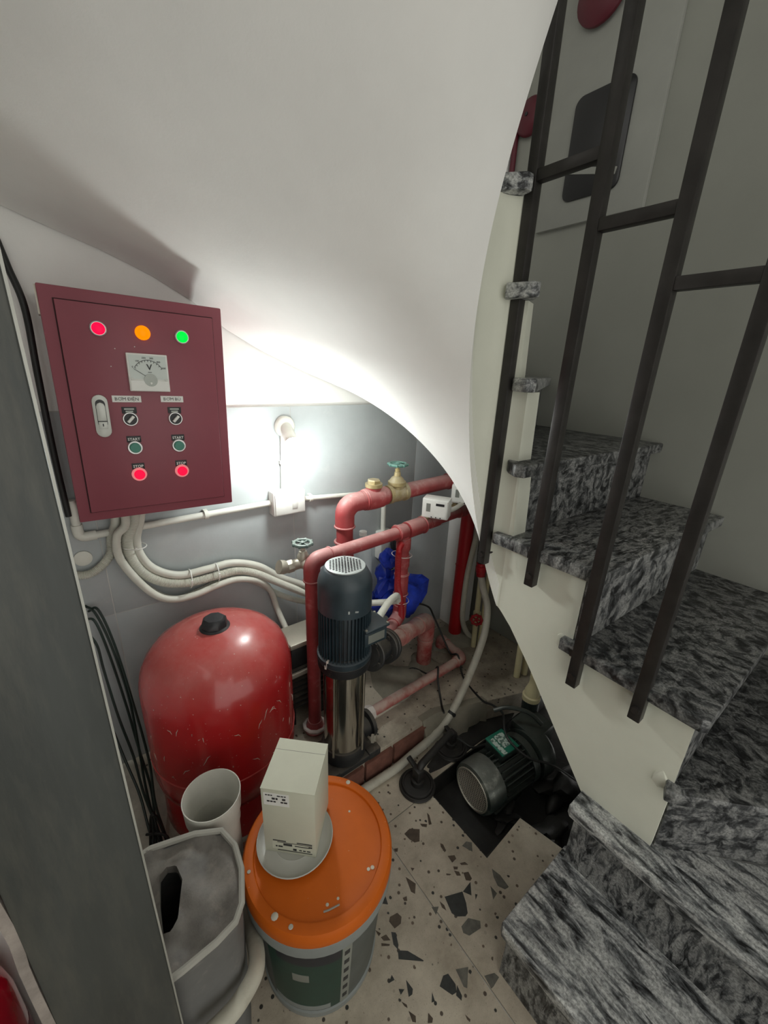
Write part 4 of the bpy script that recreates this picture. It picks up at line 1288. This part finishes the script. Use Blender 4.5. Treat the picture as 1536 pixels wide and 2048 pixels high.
tbx = obj('terminal_box', B().box((1.085, .605, .108), (.085, .082, .045), rot=rotz(-.1), bev=.004), 'sump', smp)
obj('terminal_cover', B().box((1.085, .605, .134), (.088, .088, .008), rot=rotz(-.1), bev=.003), 'green_pl', tbx, label='green terminal cover with pale printed labels')
obj('rating_label', B().box((1.093, .608, .1385), (.045, .055, .0012), rot=rotz(-.1)), 'pale_lbl', tbx)
obj('rating_label', B().box((1.056, .600, .1385), (.018, .072, .0012), rot=rotz(-.1)), 'pale_lbl', tbx)
vl = B().lathe([(.06, 0), (.095, .012), (.10, .03), (.10, .07), (.09, .085), (.045, .095), (.045, .12)], A0 + AD * .272, AD, 32)
vl.box((1.28, .60, .075), (.13, .12, .09), bev=.012)
vl.cyl((1.335, .650, .05), (1.340, .655, .155), .034, seg=20)
obj('volute', vl, 'sump', smp)
obj('feet', B().box((1.06, .585, -.075), (.16, .13, .032), bev=.004).box((1.06, .585, -.045), (.10, .09, .04)), 'sump', smp)
obj('handle', B().tube(spline([(1.15, .70, .17), (1.19, .665, .19), (1.235, .60, .19), (1.25, .55, .165)], 6), .008, 8), 'sump', smp)
ic = thing('cream_adapter', 'cream plastic pipe with bottle shaped adapter on the sump pump inlet', 'pipe', (1.341, .657, .155))
obj('adapter', B().lathe([(.034, .0), (.036, .008), (.036, .024), (.030, .028), (.030, .045), (.020, .075), (.018, .10), (.020, .105), (.020, .14), (.024, .145), (.024, .17), (.0165, .175), (.0165, .33)], (1.341, .657, .150), (.05, .02, 1), 22), 'cream', ic)
tag(obj('cable_gland', B().lathe([(.020, 0), (.024, .02), (.020, .045), (.006, .05)], (1.40, .60, .115), (.2, -.1, 1), 14), 'pvc'), 'round white plug beside the cream adapter', 'plug')
rk = B()
rnd = random.Random(11)
tag(obj('oily_rubble', lump('r', (1.10, .375, -.075), (.085, .05, .035), 21, 'mud', 3, .5), 'mud'), 'dark oily rubble lump in the pit beside the granite step', 'rubble')
tag(obj('oily_rubble', lump('r', (1.02, .505, -.085), (.06, .035, .02), 31, 'mud', 3, .5), 'mud'), 'small black sludge lump in front of the sump pump', 'rubble')
tag(obj('oily_rubble', lump('r', (1.27, .44, -.06), (.10, .055, .05), 41, 'mud', 3, .5), 'mud'), 'large black sludge lump under the stair string', 'rubble')

# ---- double suction lifter
sl = thing('suction_lifter', 'black two cup suction lifter lying between the pit and the white hose', 'tool', (.89, .755, 0))
for (x, y) in ((.790, .735), (1.005, .775)):
    c_ = obj('suction_cup', B().lathe([(.064, 0), (.066, .006), (.062, .011), (.057, .012), (.055, .018), (.050, .019), (.048, .015), (.024, .018), (.022, .034), (.014, .038), (0, .038)], (x, y, .0), (0, 0, 1), 36), 'rubber', sl)
    obj('cup_rim', B().torus((x, y, .010), (0, 0, 1), .060, .004, 36, 8), 'rubber', c_)
    obj('lever', B().box((x + .010, y + .030, .062), (.018, .075, .012), rot=Matrix.Rotation(.25, 3, 'X'), bev=.003), 'rubber', c_)
    obj('post', B().box((x, y, .060), (.030, .034, .05), bev=.005), 'rubber', c_)
obj('grip', B().tube(fillet([(.790, .735, .055), (.800, .738, .090), (.995, .772, .090), (1.005, .775, .055)], .02), .0135, 12), 'rubber', sl)

# ---- loose black cables on the floor
for pth, lab in (([(1.06, 1.19, .42), (1.13, 1.165, .42), (1.20, 1.15, .385), (1.23, 1.14, .33), (1.25, 1.10, .25), (1.26, 1.04, .17), (1.25, .985, .196), (1.24, .93, ZP + .006), (1.205, .80, ZP + .006), (1.20, .74, .135), (1.185, .68, .15), (1.12, .62, .150), (1.10, .575, .146), (1.115, .508, .13), (1.17, .44, .12), (1.18, .33, .13), (1.20, .28, .16)],
                  'long thin black cable from the blue bag over the sump pump'),
                 ([(1.06, 1.12, ZP + .004), (1.10, 1.105, ZP + .005), (1.13, 1.03, ZP + .006), (1.125, .99, .19), (1.09, .95, .16), (1.075, .915, ZP + .005), (1.04, .87, ZP + .005), (1.015, .835, .125)],
                  'short black cable crossing the low red pipe to the white hose'),
                 ([(.985, .80, .06), (1.02, .76, .055), (1.04, .70, .05), (1.05, .655, .10), (1.055, .63, .125)],
                  'black cable from the suction lifter to the green terminal cover')):
    tag(obj('floor_cable', B().tube(spline(pth, 8), .0045, 8), 'cable'), lab, 'cable')

# ---- bunch of thin wires at the left
WIRES = [[(-.040, 1.325, .74), (-.02, 1.30, .72), (.000, 1.27, .62), (.015, 1.22, .45), (.012, 1.16, .30), (.008, 1.10, .20), (.012, 1.0, ZP + .01), (.02, .92, ZP + .004)],
         [(-.045, 1.32, .70), (-.025, 1.29, .70), (-.010, 1.27, .60), (.004, 1.22, .44), (.012, 1.17, .30), (.020, 1.10, .19), (.006, .99, .14), (-.002, .93, ZP + .004)],
         [(-.035, 1.325, .72), (-.012, 1.30, .73), (.008, 1.27, .62), (.022, 1.21, .44), (.030, 1.13, .28), (.022, 1.05, .19), (.03, .96, .13), (.028, .90, ZP + .004)],
         [(-.050, 1.315, .66), (-.033, 1.29, .62), (-.030, 1.26, .55), (-.020, 1.20, .42), (-.005, 1.15, .30), (.000, 1.08, .22), (.016, .97, .15), (.012, .91, ZP + .004)],
         [(-.055, 1.30, .46), (-.045, 1.25, .38), (-.028, 1.18, .28), (-.010, 1.10, .20), (-.006, 1.02, .15), (.002, .93, ZP + .006), (.01, .89, ZP + .004)]]
for i, pth in enumerate(WIRES):
    lab = ('dark wire hanging left of the red tank, leftmost at the top',
           'dark wire hanging left of the red tank, second of the bunch',
           'dark wire hanging left of the red tank, nearest the tank',
           'dark wire hanging left of the red tank, closest to the steel post',
           'short dark wire low beside the steel post, left of the red tank')[i]
    tag(obj('hanging_wire', B().tube(spline(pth, 8), .0036, 7), 'cable_gr'), lab, 'wire', 'bunch of dark wires left of the tank')
TW = [[(-.012, .985, ZP + .005), (.002, 1.0, .20), (.010, .99, .225), (.020, .985, .20), (.032, .95, ZP + .005)],
      [(-.014, 1.0, .155), (.01, .97, .175), (.03, .955, .165), (.036, .94, .14)],
      [(-.006, .95, ZP + .005), (.004, .985, .19), (.012, 1.0, .22), (.012, .96, .16), (.018, .91, ZP + .005)]]
for i, pth in enumerate(TW):
    tag(obj('twisted_wire', B().tube(spline(pth, 8), .0036, 7), 'cable'), ('tall loop of black wire at the foot of the wire bunch', 'bent black wire tied across the wire bunch', 'narrow inner loop of black wire at the foot of the bunch')[i], 'wire', 'bunch of dark wires left of the tank')

# ================================================================== FOREGROUND
# ---- white pvc pipe length standing behind the grey bin
wp = thing('pipe_offcut', 'upright white plastic pipe with a flared socket end in front of the tank', 'pipe', (.122, .740, 0))
WX, WY = .1215, .738
obj('pipe', B().lathe([(.053, 0), (.053, .405), (.056, .412), (.056, .438), (.0575, .441), (.0575, .447), (.060, .452), (.062, .497), (.0625, .500), (.0605, .500), (.0585, .455), (.054, .442), (.0545, .436), (.052, .430), (.0525, .424), (.050, .418), (.050, .412), (.049, .30), (.049, .01), (0, .01)], (WX, WY, 0), (0, 0, 1), 44, cap=False), 'offcut', wp)

# ---- grey bin with dusty sheet on top
bn = thing('grey_bin', 'dusty grey plastic bin with a crumpled sheet top and dark hand slot', 'bin', (.06, .57, 0))
def rrect(x0, x1, y0, y1, r, n=6):
    out = []
    for cx, cy, a0 in ((x1 - r, y1 - r, 0), (x0 + r, y1 - r, 90), (x0 + r, y0 + r, 180), (x1 - r, y0 + r, 270)):
        for k in range(n + 1):
            a = math.radians(a0 + 90 * k / n)
            out.append((cx + r * math.cos(a), cy + r * math.sin(a)))
    return out
def binring(s_, z):
    c = (.045, .575)
    base = [(-.055, .70), (-.010, .705), (.070, .682), (.118, .655), (.131, .61), (.127, .56), (.108, .505), (.090, .485), (.055, .477), (.0, .474), (-.05, .474), (-.075, .50), (-.085, .56), (-.078, .66)]
    return [(c[0] + (x - c[0]) * s_, c[1] + (y - c[1]) * s_, z) for x, y in base]
b = B().ring_stack([binring(.82, 0), binring(.86, .15), binring(.92, .38), binring(.95, .46), binring(.99, .47), binring(1.0, .480), binring(.94, .483), binring(.92, .47), binring(.88, .2)], True, False)
obj('bin_body', b, 'binp', bn, angle=50)
# sheet with hand slot: grid over the outline
import itertools
ol = binring(.965, .484)
def inside(x, y, poly):
    c = False
    for (x1, y1, *_), (x2, y2, *_) in zip(poly, poly[1:] + poly[:1]):
        if (y1 > y) != (y2 > y) and x < (x2 - x1) * (y - y1) / (y2 - y1) + x1:
            c = not c
    return c
SLOT = [(.026, .640), (.010, .650), (-.004, .640), (-.012, .595), (-.016, .548), (-.004, .542), (.010, .556), (.016, .575), (.030, .610)]
bb = B()
def shz(x, y):
    return .4845 + .0035 * math.sin(37 * x + 21 * y) + .003 * math.sin(63 * y - 40 * x) + .002 * math.sin(110 * x + 3) + .0025 * abs(math.sin(48 * (x + y)))
# fan of rings between slot outline and bin outline
def resamp(poly, n, c):
    out = []
    for k in range(n):
        a = 2 * PI * k / n
        d = V((math.cos(a), math.sin(a)))
        best = None
        for p, q_ in zip(poly, poly[1:] + poly[:1]):
            p, q2 = V(p[:2]) - V(c), V(q_[:2]) - V(c)
            e = q2 - p
            den = d.x * e.y - d.y * e.x
            if abs(den) < 1e-9:
                continue
            t = (p.x * e.y - p.y * e.x) / den
            u = (p.x * d.y - p.y * d.x) / den
            if t > 0 and -1e-6 <= u <= 1 + 1e-6:
                best = t if best is None else max(best, t)
        out.append(V(c) + d * (best or .02))
    return out
cc = (.005, .597)
n_ = 64
inn = resamp(SLOT, n_, cc)
oux = resamp(ol, n_, cc)
rings = [[(p.x, p.y, .47) for p in inn]]
for k in range(11):
    t = k / 10
    rings.append([((p * (1 - t) + o_ * t).x, (p * (1 - t) + o_ * t).y, shz(*(p * (1 - t) + o_ * t)) - .012 * math.sin(PI * t)) for p, o_ in zip(inn, oux)])
rings.append([(p.x * 1.0, p.y, .472) for p in oux])
bb.ring_stack(rings, False, False)
obj('crumpled_sheet', bb, 'sheet', bn, angle=60, label='crumpled dusty sheet with an oval slot')
rim = binring(.985, .489)
obj('sheet_rim', B().tube([V(p) for p in rim] + [V(rim[0])], .006, 8), 'sheet_edge', bn)
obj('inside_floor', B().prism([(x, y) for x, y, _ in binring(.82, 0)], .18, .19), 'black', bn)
tag(obj('bin_hose', B().tube(spline([(.136, .66, .20), (.135, .60, .24), (.130, .540, .285), (.114, .484, .310), (.073, .458, .315), (.036, .450, .318), (.004, .448, .32)], 10), .016, 14), 'hose'),
    'pale grey hose curving round the front of the grey bin', 'hose')

# ---- paint bucket
BX, BY = .305, .577
bk = thing('paint_bucket', 'grey paint bucket with an orange lid and dark green label', 'bucket', (BX, BY, 0))
obj('pail', B().lathe([(.132, .0), (.140, .008), (.158, .300), (.160, .318), (0, .318)], (BX, BY, 0), (0, 0, 1), 56), 'pail', bk)
obj('rim_band', B().lathe([(.160, .300), (.171, .303), (.1725, .312), (.1715, .334), (.166, .338), (.15, .338)], (BX, BY, 0), (0, 0, 1), 56, cap=False), 'pail_rim', bk)
obj('foot_ring', B().lathe([(.1335, 0), (.143, .002), (.1445, .022), (.141, .024)], (BX, BY, 0), (0, 0, 1), 56, cap=False), 'pail_rim', bk)
obj('lid', B().lathe([(.1695, .334), (.1725, .340), (.1715, .364), (.167, .371), (.150, .3735), (.147, .372), (.145, .367), (.142, .366), (.100, .3675), (.0, .3685)], (BX, BY, 0), (0, 0, 1), 64), 'orange', bk, label='orange plastic lid with paint specks')
sp_ = B()
for a, r_, s_ in ((3.60, .155, .0075), (3.85, .158, .005), (.55, .158, .006), (-1.0, .135, .0045), (-1.05, .128, .004), (.2, .10, .003), (4.35, .12, .0035), (4.55, .118, .003), (2.9, .157, .004)):
    sp_.lathe([(s_, 0), (s_ * .8, .0008), (0, .0009)], (BX + r_ * math.cos(a), BY + r_ * math.sin(a), .3735 if r_ > .148 else .3675), (0, 0, 1), 9)
obj('paint_spots', sp_, 'white_dust', bk)
sp2 = B().tube([(BX - .055, BY - .118, .3672), (BX - .045, BY - .122, .3676), (BX - .022, BY - .127, .3672)], .0018, 5)
obj('paint_streak', sp2, 'sheet_edge', bk)
def wrap(a0, a1, z0, z1, dr, m, par, n=18, name='label_panel'):
    bb = B()
    rings = []
    for k in range(n + 1):
        a = a0 + (a1 - a0) * k / n
        c, s_ = math.cos(a), math.sin(a)
        f = lambda z: .140 + (.158 - .140) * (z - .008) / .292 + dr
        rings.append([(BX + f(z0) * c, BY + f(z0) * s_, z0), (BX + f(z1) * c, BY + f(z1) * s_, z1), (BX + (f(z1) - .002) * c, BY + (f(z1) - .002) * s_, z1), (BX + (f(z0) - .002) * c, BY + (f(z0) - .002) * s_, z0)])
    bb.ring_stack(rings)
    return obj(name, bb, m, par)
d2 = math.radians
lab_ = wrap(d2(195), d2(259), .028, .29, .0006, 'pail_grn', bk)
wrap(d2(205), d2(258), .235, .288, .0011, 'pail_blk', lab_, name='print_block')
wrap(d2(196), d2(250), .030, .050, .0011, 'pail_rim', lab_, name='print_block')
strp = wrap(d2(259), d2(267.5), .022, .29, .0008, 'pail_str', bk, 6, 'label_strip')
for i in range(6):
    z = .045 + i * .038
    nb_ = wrap(d2(261), d2(265.5), z, z + .016, .0013, 'ink', strp, 4, 'strip_mark')
wrap(d2(218), d2(232), .165, .195, .0012, 'plate', lab_, 6, 'emblem')
obj('handle_wire', B().tube(spline([(BX + .170, BY - .03, .30), (BX + .178, BY - .02, .24), (BX + .172, BY - .045, .18), (BX + .160, BY - .07, .14)], 6), .0025, 7), 'cable', bk)

# ---- lid saucer and carton on the bucket
so = thing('plastic_saucer', 'round milky plastic lid lying on the orange bucket lid', 'lid', (.264, .615, .374))
obj('dish', B().lathe([(0, .0), (.074, .0), (.082, .003), (.0865, .010), (.0875, .0115), (.0855, .0125), (.080, .006), (.073, .0035), (.050, .0035), (.048, .0045), (.045, .0035), (0, .0035)], (.264, .615, .374), (0, 0, 1), 48, cap=False), 'saucer', so)
CB = [V((.283, .7225, 0)), V((.368, .6405, 0)), V((.2825, .5495, 0)), V((.1975, .6315, 0))]
cbx = thing('carton_box', 'cream cardboard carton standing on the milky lid', 'box', (.283, .636, .3778))
zb, zt = .3778, .575
ex = (CB[2] - CB[3]).normalized()      # along front face, left to right
ey = (CB[0] - CB[3]).normalized()
nf = ex.cross(V((0, 0, 1))).normalized()
obj('carton', B().prism([(p.x, p.y) for p in CB], zb, zt), 'card', cbx, bevel=.0012)
mid = (CB[0] + CB[1] + CB[2] + CB[3]) / 4
obj('lid_flap', B().prism([((mid + (p - mid) * 1.004).x, (mid + (p - mid) * 1.004).y) for p in CB], zt - .0006, zt + .0012), 'card', cbx)
obj('tuck_line', B().prism([(p.x, p.y) for p in (CB[3] + ey * .095, CB[3] + ey * .096, CB[2] + ey * .096, CB[2] + ey * .095)], zt + .0009, zt + .0015), 'sheet_edge', cbx)
def onface(u, z):            # u metres from the left edge of the front face
    return CB[3] + ex * u + V((0, 0, z))
def fpatch(u0, u1, z0, z1, m, name, par, out=.0006):
    bb = B()
    q_ = [onface(u0, z0), onface(u1, z0), onface(u1, z1), onface(u0, z1)]
    bb.ring_stack([[p + nf * out for p in q_], [p - nf * .001 for p in q_]])
    return obj(name, bb, m, par, smooth=False)
stk = fpatch(.006, .062, zt - .046, zt - .010, 'white_pl', 'sticker', cbx)
mk = random.Random(4)
for r_, (z, h, u0) in enumerate(((zt - .016, .003, .010), (zt - .025, .0055, .010), (zt - .034, .004, .013))):
    u = u0
    while u < .054:
        L = mk.uniform(.003, .008)
        if mk.random() < .8:
            fpatch(u, min(u + L, .058), z - h / 2, z + h / 2, 'ink', 'sticker_mark', stk, .0010)
        u += L + .0015
bp_ = fpatch(.018, .114, zb + .012, zb + .040, 'card', 'print_panel', cbx, .0004)
for z, h, us in ((zb + .030, .0065, ((.044, .064),)), (zb + .031, .004, ((.102, .110),)), (zb + .029, .002, ((.070, .104),)), (zb + .022, .004, ((.026, .030), (.032, .042))), (zb + .017, .0065, ((.066, .074),)), (zb + .017, .003, ((.080, .086), (.089, .095), (.098, .106))), (zb + .010, .0012, ((.03, .11),)), (zb + .036, .0012, ((.03, .11),)), (zb + .040, .002, ((.02, .05), (.075, .11)))):
    for u0, u1 in us:
        fpatch(u0, u1, z - h / 2, z + h / 2, 'ink', 'print_mark', bp_, .0009)

# ---- red cylinder at the lower left corner
fx = thing('fire_extinguisher', 'glossy dark red cylinder at the lower left corner behind the post', 'extinguisher', (-.295, .66, 0))
obj('cylinder', B().lathe([(.060, 0), (.064, .01), (.064, .40), (.060, .435), (.045, .468), (.024, .485), (.022, .50), (0, .50)], (-.295, .66, 0), (0, 0, 1), 32), 'ext', fx)
obj('valve_head', B().lathe([(.018, 0), (.020, .02), (.014, .045), (0, .05)], (-.295, .66, .50), (0, 0, 1), 14).box((-.28, .655, .545), (.09, .018, .012), bev=.003), 'black', fx)
obj('label_band', B().lathe([(.0644, .15), (.0648, .16), (.0648, .30), (.0644, .31)], (-.295, .66, 0), (0, 0, 1), 32, cap=False), 'bell', fx)

# ================================================================== UPPER RIGHT STAIR WALL
pn = thing('wall_panel', 'pale wall panel with a dark rounded window high on the stair wall', 'panel', (RW, .96, 1.96))
obj('panel', B().box((RW - .010, .965, 2.42), (.020, .40, .92)), 'panel_w', pn, bevel=.002)
def rr_yz(y0, y1, z0, z1, r, x0, x1):
    pl = rrect(y0, y1, z0, z1, r)
    return B().ring_stack([[(x0, y, z) for y, z in pl], [(x1, y, z) for y, z in pl]])
wn = obj('dark_window', rr_yz(.86, 1.065, 2.035, 2.345, .03, RW - .020, RW - .028), 'panel_d', pn, bevel=.002)
obj('window_bar', B().box((RW - .029, .965, 2.11), (.006, .19, .02), rot=Matrix.Rotation(.25, 3, 'X')), 'panel_w', wn)
for (y, z, nm) in ((1.262, 2.365, 'lower'), (1.022, 2.600, 'upper')):
    be = thing('alarm_bell', nm + ' round dark red bell on the stair wall', 'bell', (RW, y, z), 'bells on the stair wall')
    r_ = .062 if nm == 'lower' else .085
    x_ = RW if nm == 'lower' else RW - .02
    obj('gong', B().lathe([(r_, .012), (r_, .022), (r_ * .85, .034), (r_ * .4, .042), (0, .043)], (x_, y, z), (-1, 0, 0), 32), 'bell', be)
    obj('back_plate', B().lathe([(r_ * .6, 0), (r_ * .6, .014)], (x_, y, z), (-1, 0, 0), 20), 'bell', be)
    obj('centre_screw', B().lathe([(.006, .042), (.006, .047), (0, .048)], (x_, y, z), (-1, 0, 0), 8), 'black', be)
tag(obj('red_conduit', B().cyl((RW - .012, W - .013, 2.12), (RW - .012, W - .013, 3.28), .011, seg=12), 'bell'), 'thin dark red conduit in the upper corner of the stair wall', 'conduit')
